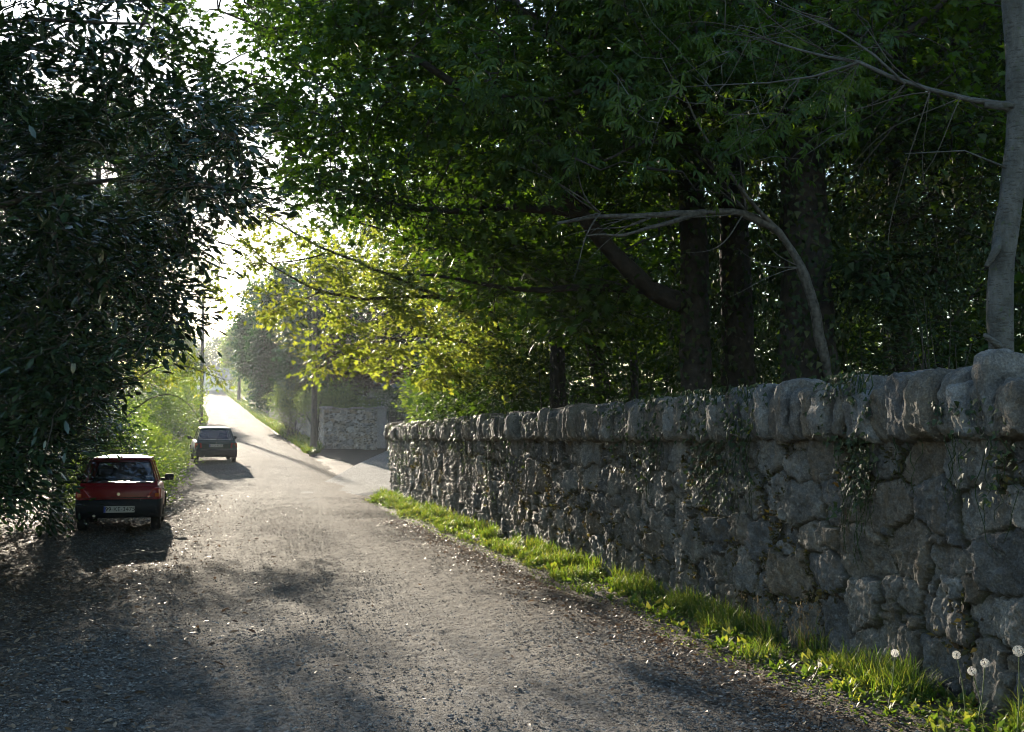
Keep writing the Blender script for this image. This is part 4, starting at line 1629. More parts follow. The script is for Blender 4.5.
hx = P(383, 440, 82)
house('white_house', (hx[0] + 1.5, 84, float(H(0, 82)) + .2), 9, 7, 3.0, 2.4, math.radians(6), 'white rendered house glimpsed above the junction wall behind the gate', [(-2.6, 1.7, 1.0, 1.1), (0.2, 1.7, 1.0, 1.1), (2.8, 1.7, 1.0, 1.1)])
hx = P(221, 440, 262)
house('far_house', (hx[0], 262, float(H(0, 250)) - .5), 10, 8, 3.4, 3.0, math.radians(70), 'pale gabled house in the haze at the far top of the lane', [(-2.5, 2.0, 1.2, 1.2), (2.5, 2.0, 1.2, 1.2)])


# ================================================================== DANDELION CLOCKS
def dandelion(px, py, Y, r, label):
    c = P(px, py, Y)
    g = float(ground_z(c[0], c[1]))
    x0, y0 = c[0] + rng.normal() * .06, c[1] + .03
    root = empty('dandelion_clock', (x0, y0, g), label, 'dandelion', 'dandelion clocks by the wall')
    sb = Bag()
    tube(sb, resample([(x0, y0, g - .02), ((x0 + c[0]) / 2 + .012, (y0 + c[1]) / 2, (g + c[2]) / 2), tuple(c)], .03), .0035, .0028, 6)
    sb.obj('stem', M['stem'], root, True)
    hb = Bag()
    d = rdir(130)
    # seeds: hair and a star of fluff
    O = np.repeat(c[None], 130, 0)
    hb.add(*leaves(O + d * r * .18, d, rdir(130), np.full(130, r * .75), (LAU[0] * A([1, .10, .1]), LAU[1])))
    idx = np.repeat(np.arange(130), 6)
    tip = c + d * r * .86
    dd = rdir(len(idx))
    tang = unit(dd - np.sum(dd * d[idx], 1, keepdims=True) * d[idx])
    hb.add(*leaves(tip[idx], tang + d[idx] * .45, d[idx] + .1 * rdir(len(idx)), np.full(len(idx), r * .30), (LAU[0] * A([1, .5, .2]), LAU[1])))
    sh = hb.obj('seed_head', M['white_fluff'], root)
    v, t_ = tri(revolve([(-.007, .002), (-.005, .006), (.003, .006), (.007, .002)], 10, (0, 0, 0)))
    v = A(v)[:, [1, 2, 0]] + c
    tmesh('seed_core', v - A(root.location), A(t_), M['bark'], None, {'rnd': np.full(len(v), .5)}).parent = sh


dandelion(895, 653, 7.0, .024, 'leftmost full-size dandelion clock, standing apart in the grass at the wall foot')
dandelion(956.5, 655, 6.75, .025, 'dandelion clock level with the lone left one, left end of the close trio')
dandelion(972, 671, 6.45, .025, 'lowest dandelion clock, the middle of the close trio at the wall foot')
dandelion(985, 663, 6.6, .026, 'dandelion clock at the right of the close trio, just above the lowest one')
dandelion(1018.5, 651, 6.2, .030, 'largest dandelion clock, at the very right edge of the grass verge')
dandelion(820, 664.5, 7.9, .016, 'tiny dandelion clock at the front of the verge, left of all the others')


# ================================================================== TREES BEHIND THE WALL
def PL(lst):
    return [P(*q) for q in lst]


def base_at(px, Y, z=None):
    b = P(px, 440, Y)
    return A([b[0], b[1], (float(H(b[0], b[1])) + .5) if z is None else z])


def stem_from(base, lst):
    return [base - A([0, 0, .4]), base] + PL(lst)


# sycamore whose limb reaches out over the lane
b = base_at(697, 16)
tree('sycamore_tree', 'broad ivy-clad sycamore, left of the twin trunks, thick limb reaching over the lane', 'tree', b,
     [(stem_from(b, [(696, 320, 16), (690, 180, 16.1), (686, 60, 16.2), (692, -140, 16.3)]), .27, .12),
      (PL([(694, 305, 16), (655, 297, 15.8), (624, 264, 15.5), (590, 229, 15.2), (560, 185, 15), (520, 140, 14.8), (470, 95, 14.5), (410, 55, 14.2)]), .16, .04),
      (PL([(578, 215, 15.1), (520, 207, 15.3), (450, 212, 15.6), (380, 203, 16), (330, 185, 16.4)]), .075, .02),
      (PL([(645, 290, 15.7), (590, 287, 16), (530, 291, 16.5), (470, 283, 17), (420, 275, 17.5)]), .065, .02),
      (PL([(600, 240, 15.3), (575, 190, 15.8), (540, 120, 16.4), (500, 60, 17)]), .07, .02),
      (PL([(688, 150, 16), (640, 90, 15.5), (580, 40, 15), (500, 0, 14.8), (420, -40, 14.5), (330, -80, 14.5)]), .10, .025)],
     [dict(C=fill([(285, 20), (330, -170), (760, -170), (760, 120), (700, 200), (620, 225), (540, 215), (470, 235), (400, 230), (330, 212), (285, 150)], 13.2, 18, 1100, .32),
           rad=.46, per=24, size=.13),
      dict(C=fill([(430, 225), (560, 225), (650, 300), (600, 330), (520, 325), (440, 300)], 15.2, 18.5, 140, .35), rad=.42, per=15, size=.15)],
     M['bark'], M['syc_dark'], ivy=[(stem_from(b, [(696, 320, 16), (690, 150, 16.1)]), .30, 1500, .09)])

# chestnut with drooping fingered leaves
b = base_at(739, 16.6)
tree('chestnut_tree', 'dark ivy-clad chestnut, right one of the twin trunks, with drooping fingered young leaves', 'tree', b,
     [(stem_from(b, [(738, 330, 16.6), (732, 200, 16.5), (728, 60, 16.2), (735, -140, 16)]), .29, .14),
      (PL([(730, 130, 16.4), (670, 90, 14.6), (600, 85, 13.2), (530, 100, 12.4), (490, 90, 12)]), .09, .015),
      (PL([(730, 200, 16.5), (700, 150, 14.5), (650, 140, 13), (600, 160, 12.4)]), .07, .012),
      (PL([(735, 60, 16.2), (800, 20, 14.5), (850, 30, 13), (890, 60, 12.3)]), .08, .012)],
     [dict(C=fill([(470, 30), (540, -140), (800, -140), (880, 20), (840, 110), (770, 170), (740, 235), (690, 230), (620, 165), (540, 185), (480, 120)], 11.4, 14.2, 300, .34),
           rad=.42, per=11, size=.16, tpl=CHE, droop=.4, tilt=.8)],
     M['bark'], M['chest'], ivy=[(stem_from(b, [(738, 330, 16.6), (732, 150, 16.4)]), .32, 1500, .09)])

# old trunk with the pale crooked limb
b = base_at(812, 14)
t3 = tree('old_ivy_tree', 'very wide old ivy-wrapped trunk with a pale crooked limb bending left in front of it', 'tree', b,
          [(stem_from(b, [(808, 330, 14), (803, 200, 14.1), (798, 60, 14.2), (800, -160, 14.3)]), .39, .22),
           ([b + A([-.35, -.3, -.3]), b + A([-.25, -.15, .4]), P(795, 320, 13.8)], .22, .12),
           ([b + A([.4, -.3, -.3]), b + A([.3, -.12, .4]), P(822, 320, 13.8)], .22, .12),
           (PL([(803, 120, 14.2), (860, 60, 13.6), (930, 20, 13), (980, -40, 12.6)]), .10, .02)],
          [dict(C=fill([(740, -160), (1060, -160), (1060, 120), (960, 160), (880, 130), (800, 150), (750, 90)], 12.2, 16.5, 420, .34), rad=.46, per=17, size=.13)],
          M['bark'], M['syc'], ivy=[(stem_from(b, [(808, 330, 14), (803, 200, 14.1), (800, -80, 14.2)]), .43, 5200, .085)])
lbm = Bag()
tube(lbm, resample(PL([(842, 455, 13.9), (832, 400, 13.7), (824, 362, 13.5), (818, 330, 13.35), (812, 300, 13.3), (803, 268, 13.25), (776, 229, 13.2), (746, 211, 13.1), (700, 213, 13), (650, 218, 12.8), (596, 213, 12.6), (560, 222, 12.5)]), .12), .085, .018, 10, wob=.12, knots=.55)
tube(lbm, resample(PL([(700, 213, 13), (672, 224, 12.9), (630, 236, 12.7), (590, 232, 12.4)]), .12), .034, .008, 7, wob=.1, knots=.4)
tube(lbm, resample(PL([(776, 229, 13.2), (742, 190, 12.8), (700, 130, 12.6), (668, 60, 12.5)]), .15), .03, .006, 6, wob=.1)
for (p0, n_) in (((746, 211, 13.1), 6), ((650, 218, 12.8), 5), ((600, 213, 12.6), 5), ((803, 268, 13.25), 3)):
    for k in range(n_):
        a = math.radians(rng.uniform(120, 260))
        q_ = [p0]
        ln = rng.uniform(40, 110)
        for j in range(5):
            a += rng.normal() * .25
            q_.append((q_[-1][0] + ln / 5 * math.cos(a), q_[-1][1] + ln / 5 * math.sin(a), q_[-1][2] - .08))
        tube(lbm, resample(PL(q_), .1), rng.uniform(.008, .014), .002, 5, wob=.05)
lo = lbm.obj('limb', M['bark_mid'], t3, True)
lo['label'] = 'pale crooked bare limb'

# smooth grey trunk at the right edge
b = base_at(999, 8.4)
twg = []
src = [(960, 98, 8.5), (905, 84, 8.7), (860, 62, 8.9), (820, 48, 9.1), (780, 45, 9.3), (880, 48, 8.8), (830, 20, 9), (800, 78, 9), (930, 92, 8.6), (750, 38, 9.5)]
for k in range(26):
    x, y, Y = src[rng.integers(len(src))]
    ln = rng.uniform(60, 190)
    a = math.radians(rng.uniform(-35, 75))
    p = [(x, y, Y)]
    for j in range(8):
        a += rng.normal() * .22
        p.append((p[-1][0] - ln / 8 * math.cos(a), p[-1][1] + ln / 8 * math.sin(a), Y + .1 * j * rng.normal() * .3 + .05 * j))
    twg.append((PL(p), rng.uniform(.003, .0065), .001))
tg = tree('grey_trunk_tree', 'smooth pale grey trunk close behind the wall, one long bare branch reaching left', 'tree', b,
     [(stem_from(b, [(999, 330, 8.4), (1000, 270, 8.4), (1003, 232, 8.4), (1013, 180, 8.4), (1018, 100, 8.45), (1016, 10, 8.5), (1004, -160, 8.6)]), .108, .075),
      (PL([(1014, 106, 8.4), (960, 98, 8.5), (905, 84, 8.7), (860, 62, 8.9), (820, 48, 9.1), (780, 45, 9.3), (735, 34, 9.6)]), .025, .005),
      (PL([(905, 84, 8.7), (880, 48, 8.8), (830, 20, 9), (770, 8, 9.2)]), .012, .004),
      (PL([(860, 62, 8.9), (800, 78, 9), (740, 92, 9.3), (690, 88, 9.6)]), .011, .003),
      (PL([(1012, 170, 8.4), (980, 150, 8.3), (950, 146, 8.2), (915, 152, 8.2)]), .010, .003),
      (PL([(1003, 352, 8.4), (996, 343, 8.33), (984, 334, 8.28)]), .045, .016), (PL([(1003, 232, 8.4), (994, 250, 8.32), (988, 262, 8.3)]), .05, .02), (PL([(1018, 112, 8.45), (1004, 104, 8.42), (985, 101, 8.44)]), .055, .024)],
     [dict(C=fill([(560, -20), (700, -60), (860, 20), (900, 110), (760, 200), (680, 180), (600, 120)], 9, 12, 60, .0), rad=.25, per=4, size=.11, tpl=CHE, droop=.6, tilt=.8)],
     M['bark_pale'], M['chest'], twig=(.008, .002), knots=.22, maxlen=1.6)

for pts_, ra_, rb_ in twg:
    tb_ = Bag()
    tube(tb_, resample(pts_, .12), ra_, rb_, 5, wob=.03)
    tb_.obj('twig', M['twig'], tg, True)

# dark broadleaf evergreen filling the upper right
b = base_at(905, 15.5)
tree('holm_oak', 'dense dark evergreen between the old ivy trunk and the smooth grey trunk', 'tree', b,
     [(stem_from(b, [(903, 320, 15.5), (896, 200, 15.5), (900, 60, 15.6), (905, -140, 15.8)]), .17, .07),
      (PL([(898, 240, 15.5), (940, 180, 15), (990, 150, 14.6)]), .06, .02), (PL([(898, 180, 15.5), (860, 120, 15), (830, 90, 14.5)]), .06, .02),
      (PL([(900, 100, 15.5), (950, 40, 15), (1010, 10, 14.6)]), .06, .02)],
     [dict(C=fill([(835, -100), (1120, -160), (1120, 350), (1010, 320), (960, 290), (900, 330), (862, 300), (845, 180)], 13, 18, 900, .32), rad=.42, per=20, size=.11, tpl=LAU),
      dict(C=fill([(845, 120), (990, 100), (1000, 300), (900, 330), (850, 280)], 12.2, 14.5, 130, .40), rad=.38, per=18, size=.11, tpl=IVY)],
     M['bark'], M['ivy'], ivy=[(stem_from(b, [(903, 320, 15.5), (896, 200, 15.5)]), .19, 800, .08)])

# slim leaning ivy trunk
b = base_at(609, 21)
tree('leaning_sycamore', 'slim ivy-covered trunk leaning left, standing left of the twin trunks behind the wall', 'tree', b,
     [(stem_from(b, [(603, 380, 21), (590, 330, 21), (579, 300, 21), (570, 220, 21.2), (556, 120, 21.5), (548, 0, 22)]), .19, .07),
      (PL([(583, 312, 21), (545, 270, 21), (490, 240, 21.2), (430, 222, 21.5)]), .06, .015),
      (PL([(578, 290, 21), (620, 250, 21.2), (660, 235, 21.4)]), .05, .015)],
     [dict(C=fill([(380, 150), (700, 130), (700, 330), (640, 350), (560, 330), (480, 300), (400, 250)], 19.5, 24, 420, .40), rad=.5, per=17, size=.15)],
     M['bark'], M['syc'], ivy=[(stem_from(b, [(603, 380, 21), (579, 300, 21), (572, 230, 21)]), .2, 1500, .085)])

# sycamore over the upper lane: dark lacy crown against the sky
b = base_at(560, 24)
tree('tall_sycamore', 'tall sycamore whose lacy dark crown fills the top of the lane against the white sky', 'tree', b,
     [(stem_from(b, [(556, 330, 24), (545, 200, 23.5), (520, 60, 22.5), (500, -120, 22)]), .2, .1),
      (PL([(545, 200, 23.5), (470, 150, 22), (390, 130, 21), (320, 120, 20.5), (260, 105, 20), (225, 85, 19.8)]), .10, .015),
      (PL([(530, 110, 23), (440, 60, 21), (350, 40, 20), (270, 30, 19.5), (220, 10, 19.2)]), .10, .015),
      (PL([(470, 150, 22), (400, 185, 21), (330, 190, 20.4), (285, 185, 20)]), .05, .012)],
     [dict(C=fill([(215, -130), (480, -130), (500, 100), (440, 215), (360, 222), (300, 205), (272, 170), (258, 120), (228, 70), (205, 20)], 18.2, 23, 700, .43, 1.0),
           rad=.5, per=23, size=.135),
      dict(C=fill([(135, -110), (270, -110), (270, 110), (232, 118), (205, 95), (190, 62), (150, 45)], 18.2, 21, 190, .40, 1.0), rad=.45, per=15, size=.15)],
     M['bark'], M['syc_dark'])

# sunlit sycamore at the wall's far end, sprays hanging over the junction
b = base_at(522, 28.5)
fr_limbs = [(stem_from(b, [(515, 390, 28.5), (500, 340, 28), (480, 290, 27.5), (450, 220, 27), (430, 120, 27)]), .15, .05),
            (PL([(500, 340, 28), (440, 297, 27.2), (385, 273, 26.5), (330, 252, 26), (275, 222, 25.6), (222, 188, 25.2)]), .07, .010),
            (PL([(480, 300, 27.6), (420, 296, 27), (370, 300, 26.5), (320, 292, 26.2), (275, 268, 25.9), (238, 240, 25.6), (212, 222, 25.4)]), .06, .008),
            (PL([(505, 350, 28), (450, 338, 27.4), (400, 335, 27), (350, 350, 26.6), (315, 372, 26.3)]), .05, .010),
            (PL([(508, 365, 28.2), (460, 360, 28), (420, 362, 27.8), (385, 378, 27.6)]), .045, .010),
            (PL([(480, 290, 27.5), (440, 250, 27), (390, 232, 26.6), (340, 215, 26.2), (300, 205, 26)]), .05, .010),
            (PL([(330, 252, 26), (300, 262, 25.7), (265, 262, 25.4), (235, 268, 25.2)]), .022, .006),
            (PL([(320, 292, 26.2), (285, 308, 25.8), (262, 322, 25.6)]), .02, .006),
            (PL([(275, 222, 25.6), (252, 214, 25.4), (226, 232, 25.2)]), .012, .005),
            (PL([(300, 240, 25.8), (268, 205, 25.4), (252, 170, 25.2)]), .014, .005)]
tree('sunlit_sycamore', 'bright sunlit sycamore beside the far end of the wall, yellow-green sprays hanging over the junction', 'tree', b, fr_limbs,
     [dict(C=fill([(300, 225), (380, 205), (480, 220), (560, 290), (555, 375), (500, 392), (450, 372), (425, 330), (360, 300), (310, 270)], 25.2, 29.5, 380, .42), rad=.44, per=20, size=.135),
      dict(C=fill([(262, 330), (275, 305), (330, 292), (400, 300), (450, 330), (470, 385), (425, 388), (390, 382), (372, 374), (330, 368), (318, 380), (300, 376), (310, 360), (262, 342)], 25.2, 28.5, 140, .48, 1.1), rad=.40, per=19, size=.135, flat=.12),
      dict(C=fill([(188, 250), (215, 225), (250, 200), (300, 215), (335, 280), (290, 312), (240, 322), (205, 300)], 24.9, 26.6, 105, .42, 1.3), rad=.36, per=14, size=.13, flat=.14)],
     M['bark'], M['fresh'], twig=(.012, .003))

# shrubs and saplings behind the wall
for (px, py, Y, rx, ry, rz, n, lm, sz, lab) in (
        (447, 392, 36.5, 1.35, 1.6, 1.6, 380, 'bush', .13, 'lush light green shrub leaning over the far end of the wall'),
        (470, 398, 31, 1.5, 1.5, 1.6, 300, 'under', .11, 'dark green shrub behind the wall just right of the lush light green one'),
        (545, 396, 25, 1.6, 1.4, 1.5, 300, 'under', .10, 'thin-leaved shrub behind the wall left of the leaning slim trunk'),
        (648, 392, 20, 1.1, 1.2, 1.3, 220, 'under', .09, 'shrub filling the gap between the leaning slim trunk and the twin trunks'),
        (762, 372, 19.5, .8, 1.2, 1.6, 220, 'under', .09, 'small lit shrub seen between the twin trunks and the wide old trunk'),
        (868, 345, 19, 1.2, 1.4, 1.8, 260, 'bush', .09, 'brighter green shrub in the gap right of the wide old trunk'),
        (950, 352, 13.2, .9, 1.0, 1.1, 240, 'ivy', .08, 'dark low shrub behind the coping stones left of the smooth grey trunk')):
    c = P(px, py, Y)
    bush('shrub', lab, 'shrub', c, (rx, ry, rz), n, M[lm], sz, OVA if lm != 'ivy' else LAU, 15, .36, 'shrubs behind the wall', clump=.3)

# slim trunks standing back in the wood
for (px, Y, r0, lean, lab) in ((637, 25, .11, -.2, 'thin grey trunk in the wood between the leaning trunk and the twin trunks'),
                               (668, 31, .13, .2, 'thin dark trunk in the wood just left of the twin trunks'),
                               (561, 30, .12, -.4, 'thin dark trunk in the wood left of the leaning ivy trunk'),
                               (886, 22, .14, .3, 'dark trunk in the wood just right of the wide old trunk'),
                               (940, 27, .15, .1, 'dim trunk in the wood left of the smooth grey trunk')):
    b = base_at(px, Y)
    tree('woodland_tree', lab, 'tree', b, [([b - A([0, 0, .3]), b + A([lean * .3, 0, 3]), b + A([lean, .2, 7]), b + A([lean * 1.6, .4, 12])], r0, r0 * .5),
                                          ([b + A([lean * .4, 0, 3.6]), b + A([lean + 1.2, .3, 5]), b + A([lean + 2.2, .6, 5.8])], r0 * .4, .012)],
         [dict(C=b + A([lean, 0, 7.5]) + rng.normal(size=(120, 3)) * A([1.5, 1.5, 1.9]), rad=.5, per=15, size=.15)], M['bark'], M['under'], 'slim trunks back in the wood')

# the wood behind: reads as one mass
wb = Bag()
for (poly, y0, y1, n, cl) in (([(420, 190), (1700, 150), (1700, 440), (420, 440)], 46, 70, 2400, .15), ([(430, 60), (1500, -80), (1500, 420), (430, 420)], 26, 46, 3400, .22), ([(560, -160), (1500, -160), (1500, 120), (560, 160)], 20, 40, 1900, .24),
                              ([(1030, -100), (1900, -100), (1900, 420), (1030, 400)], 9, 24, 700, .3)):
    C = fill(poly, y0, y1, n, cl, .45)
    wb.add(*spray_leaves(C, rdir(len(C)), .8, 20, .15 if y0 < 10 else .30 + .006 * max(0, y0 - 26), SYC, .35, .6, .25))
tag(wb.obj('woodland', M['under']), kind='stuff')

# ================================================================== LEFT SIDE: LAURELS AND HEDGE
b = A([-7.2, 11.0, float(ground_z(-7.2, 11.0))])
P1 = [(-240, -170), (60, -170), (95, -20), (150, -5), (118, 30), (178, 48), (150, 78), (205, 92), (248, 108), (228, 132), (258, 160), (236, 178), (262, 204), (226, 212), (200, 200), (170, 196), (80, 205), (-240, 215)]
P2 = [(-240, 195), (206, 205), (192, 250), (182, 290), (190, 318), (160, 335), (150, 352), (122, 380), (88, 412), (58, 432), (54, 505), (-240, 560)]
stems = []
for k in range(7):
    e = P(rng.uniform(-60, 150), rng.uniform(60, 330), rng.uniform(13, 16.5))
    s0 = b + A([rng.normal() * .5, rng.normal() * .8, -.2])
    stems.append(([s0, s0 * .6 + e * .4 + A([-.5, 0, .3]), e], rng.uniform(.04, .06), .015))
stems += [(PL([(-60, 60, 10.5), (0, 19, 10), (70, 20, 9.8), (150, 20, 9.6)]), .03, .01),
          (PL([(-40, 180, 11), (60, 140, 10.2), (120, 70, 9.8), (150, 10, 9.6)]), .035, .012),
          (PL([(-60, 230, 11), (40, 190, 10.4), (140, 168, 9.9), (230, 190, 9.6)]), .04, .010),
          (PL([(20, 330, 13), (90, 300, 13), (150, 262, 12.6), (195, 250, 12.4)]), .04, .010),
          (PL([(40, 400, 15), (100, 360, 15), (150, 330, 14.6), (186, 320, 14.4)]), .04, .010)]
tree('laurel', 'huge dark glossy laurel overhanging the left side of the lane, the sun glinting through it', 'laurel', b, stems,
     [dict(C=fill(P1, 8.6, 12.5, 470, .55, 1.0), rad=.30, per=32, size=.13, tpl=LAU, flat=.22, tilt=.55, droop=.05, zf=.1, gap=True),
      dict(C=fill(P1, 12.5, 17, 280, .55, .8), rad=.36, per=32, size=.125, tpl=LAU, flat=.22, tilt=.4, droop=.0, zf=.1, gap=True),
      dict(C=fill(P2, 10, 18, 1900, .38, 1.1), rad=.34, per=34, size=.122, tpl=LAU, flat=.26, tilt=.62, droop=.06, zf=.1, gap=True),
      dict(C=fill([(-150, 90), (188, 110), (184, 290), (168, 325), (135, 345), (80, 375), (-150, 400)], 19, 29, 900, .24, .6), rad=.5, per=32, size=.14, tpl=LAU, flat=.35, tilt=.5, droop=.05, zf=.1, gap=True)],  # deep crown mass added behind to shade the near road and red car
     M['twig'], M['laurel'], twig=(.012, .004))

b = A([-11.5, 20, float(ground_z(-11.5, 20))])
tree('laurel', 'dark laurel thicket standing behind and left of the red hatchback', 'laurel', b,
     [([b, b + A([.6, .3, 1.6]), b + A([1.2, .5, 3])], .06, .02), ([b, b + A([-.6, .8, 1.6]), b + A([-.9, 1.5, 3])], .06, .02)],
     [dict(C=fill([(-260, 150), (70, 330), (112, 395), (112, 450), (70, 462), (62, 530), (-260, 560)], 18.5, 27, 1700, .12), rad=.45, per=28, size=.13, tpl=LAU, flat=.4, tilt=.8),
      dict(C=fill([(78, 400), (128, 408), (140, 470), (78, 490)], 24.6, 29, 200, .25), rad=.4, per=18, size=.11, tpl=OVA, flat=.4, tilt=.8),
      dict(C=fill([(-400, -200), (60, -200), (60, 220), (-400, 260)], 17, 30, 230, .56, .6), rad=.6, per=20, size=.16, tpl=LAU, flat=.4, tilt=.8, gap=True)],
     M['twig'], M['laurel'], twig=(.012, .004))

b = A([-16.0, 41, float(ground_z(-16.0, 41))])  # added tree behind the laurel, put in to block sun from the near road
tree('shading_tree', 'tall leafy tree added behind the big laurel to shade the near road', 'tree', b,
     [([b, b + A([.3, 0, 4]), b + A([.8, 0, 8]), b + A([1, 0, 13])], .22, .08), ([b + A([.4, 0, 5]), b + A([2, -.5, 7.5]), b + A([3.5, -.5, 9])], .08, .02)],
     [dict(C=fill([(40, 95), (150, 105), (182, 150), (190, 220), (184, 268), (150, 290), (40, 300)], 35, 47, 600, .40, .5), rad=.65, per=20, size=.2, flat=.3, gap=True)],
     M['bark'], M['syc_dark'], twig=(.03, .008), maxlen=5)

b = A([-10.2, 27, float(ground_z(-10.2, 27))])
tree('hazel_sapling', 'young sapling with sunlit yellow-green leaves reaching right from behind the dark laurel', 'tree', b,
     [([b, b + A([.3, -.2, 1.6]), b + A([.8, -.4, 2.6]), P(160, 362, 26.4), P(196, 366, 26.2), P(224, 379, 26)], .045, .006),
      ([b, b + A([.2, .3, 1.4]), P(150, 395, 26.8), P(178, 392, 26.4), P(196, 412, 26.3), P(202, 424, 26.3)], .03, .007)],
     [dict(C=fill([(128, 352), (170, 346), (206, 358), (228, 374), (222, 386), (180, 380), (150, 392), (128, 385)], 25.4, 27.6, 75, .25), rad=.3, per=15, size=.11, tpl=OVA, flat=.2)],
     M['twig'], M['fresh'], twig=(.008, .003))

for (x, Y, z, rx, ry, rz, n, lm, sz, lab) in (
        (-9.55, 27.5, .55, 1.05, 2.6, .95, 520, 'bush', .085, 'low sunlit leafy bush at the road edge right beside the red hatchback'),
        (-10.9, 33.0, .9, 1.15, 3.0, 1.25, 620, 'bush', .085, 'rounded bright green bush in full sun between the two parked hatchbacks'),
        (-13.1, 37.5, 1.2, 1.4, 3.0, 1.5, 480, 'bush', .10, 'taller green bush rising behind the rounded sunlit bush'),
        (-15.2, 44.5, 1.4, 1.3, 3.6, 1.7, 400, 'bush', .11, 'leafy bush at the left of the dark green hatchback'),
        (-16.4, 54, 2.6, 1.6, 4.0, 2.4, 380, 'bush', .13, 'hazy green bush in front of the slim utility pole')):
    bush('bush', lab, 'bush', (x, Y, z + float(H(0, Y)) * .6), (rx, ry, rz), n, M[lm], sz, OVA, 16, .32, 'sunlit bushes along the left roadside', clump=.25)


def hedge_line(name, label, t0, t1, uf, hf, wd, n, lm, size, tpl=OVA, rad=.5, per=16):
    t = t0 + (t1 - t0) * rng.random(n) ** 1.25
    h = hf(t)
    f = 1 - rng.random(n) ** 1.5 * .98
    lump = 1 + .35 * fbm(np.stack([t * .16, 0 * t, 0 * t + 2.2], -1), 3)
    u = uf(t) + rng.normal(size=n) * wd * .5
    x, y = xy(u, t)
    C = np.stack([x, y, H(x, y) + h * lump * f], -1)
    x0, y0 = xy(float(uf(A(t0))), t0)
    root = empty(name, (float(x0), float(y0), float(H(0, y0))), label, 'hedge')
    b_ = Bag()
    b_.add(*spray_leaves(C, rdir(n) + A([-.6, -.2, 0]), rad, per, size, tpl, .5, .9, .2))
    b_.obj('foliage', M[lm], root)
    for k in range(14):
        sb = Bag()
        tq = t0 + (t1 - t0) * rng.random() ** 1.25
        x, y = xy(float(uf(A(tq))), tq)
        z = float(H(x, y))
        tube(sb, A([(x, y, z - .1), (x + rng.normal() * .2, y, z + float(hf(A(tq))) * .5), (x + rng.normal() * .4, y, z + float(hf(A(tq))) * .85)]), .08, .03, 6)
        sb.obj('stem', M['twig'], root, True)


hedge_line('hedge', 'tall ivy-hung hedge in hazy sunlight along the right of the rising lane', 64, 215, lambda t: uR(t) + np.interp(t, [64, 112, 120], [3.7, 3.7, 2.9]),
           lambda t: np.interp(t, [64, 75, 110, 160, 215], [3.4, 5.4, 6.6, 7.5, 7.0]), 1.5, 4600, 'bush', .17, IVY)
hedge_line('hedge', 'pale hazy hedge along the left of the rising lane beyond the slim pole', 56, 225, lambda t: uL(t) - 2.6,
           lambda t: np.interp(t, [56, 90, 140, 225], [2.6, 3.0, 3.6, 4.2]), 1.2, 2400, 'bush', .16)

# planting above the junction wall
for (px, py, Y, rx, ry, rz, n, lm, sz, tpl, lab) in (
        (316, 404, 60.4, 1.0, .7, .8, 150, 'backlit_shrub', .12, OVA, 'pale green shrub above the junction wall just right of the thick pole'),
        (341, 402, 60.6, 1.3, .8, .95, 220, 'backlit_shrub', .14, LAU, 'wide spiky grey-green shrub along the top of the junction wall'),
        (368, 408, 60.2, .7, .6, .6, 90, 'backlit_shrub', .12, LAU, 'low shrub on the junction wall next to the granite pillar'),
        (392, 404, 61.5, .95, .9, 1.0, 260, 'evergreen', .12, LAU, 'dark rounded evergreen bush behind the iron gate'),
        (292, 402, 70, 1.5, 2.0, 1.5, 200, 'backlit_shrub', .16, OVA, 'hazy shrub on the wall left of the thick pole')):
    c = P(px, py, Y)
    bush('garden_shrub', lab, 'shrub', c, (rx, ry, rz), n, M[lm], sz, tpl, 15, .36, 'garden shrubs above the junction wall', clump=.2, shell=.35)


def far_tree(name, label, px, Y, poly, d, n, lm, size, cl=.3, per=18, rad=.8, bark='bark'):
    b_ = base_at(px, Y, float(H(0, Y)))
    top = min(q[1] for q in poly)
    tp = P(px, top + 15, Y)
    tree(name, label, 'tree', b_, [([b_ - A([0, 0, .5]), b_ * .5 + tp * .5 + A([.2, 0, 0]), tp], .3, .06)],
         [dict(C=fill(poly, Y - d, Y + d, n, cl, .5), rad=rad, per=per, size=size, tpl=SYC, flat=.45, tilt=.9)], M[bark], M[lm], 'tall trees beyond the junction', twig=(.05, .015), maxlen=5)


far_tree('evergreen_tree', 'tall blue-green evergreen in haze right behind the thick dark pole', 318, 72, [(292, 300), (305, 262), (330, 235), (352, 270), (352, 400), (285, 404), (284, 340)], 3, 620, 'evergreen', .26)
far_tree('evergreen_tree', 'tall hazy evergreen left of the thick dark pole, the middle of three', 296, 84, [(258, 320), (266, 285), (282, 262), (300, 280), (304, 398), (256, 402)], 3, 480, 'evergreen', .3)
far_tree('evergreen_tree', 'faint hazy evergreen nearest the lane, leftmost of the three', 284, 98, [(238, 330), (243, 300), (256, 282), (268, 300), (272, 380), (240, 372)], 3, 340, 'evergreen', .32)
far_tree('copper_beech', 'dark purplish tree behind the junction wall and its garden shrubs', 352, 70, [(322, 345), (345, 315), (420, 310), (440, 362), (402, 376), (368, 380), (352, 392), (322, 396)], 3, 520, 'beech', .24)
far_tree('lime_tree', 'tall leafy tree far behind the sunlit sycamore', 420, 66, [(350, 230), (400, 180), (520, 170), (560, 330), (430, 380), (360, 330)], 4, 560, 'under', .28, .36)
far_tree('bare_ash', 'thin pale tree in the glare at the top of the lane', 238, 170, [(222, 345), (232, 325), (246, 325), (250, 362), (225, 366)], 5, 160, 'bush', .4, .4)
far_tree('ash_tree', 'hazy pale tree left of the lane behind the slim pole', 176, 120, [(150, 350), (165, 325), (188, 322), (196, 370), (150, 388)], 4, 260, 'bush', .34, .42)
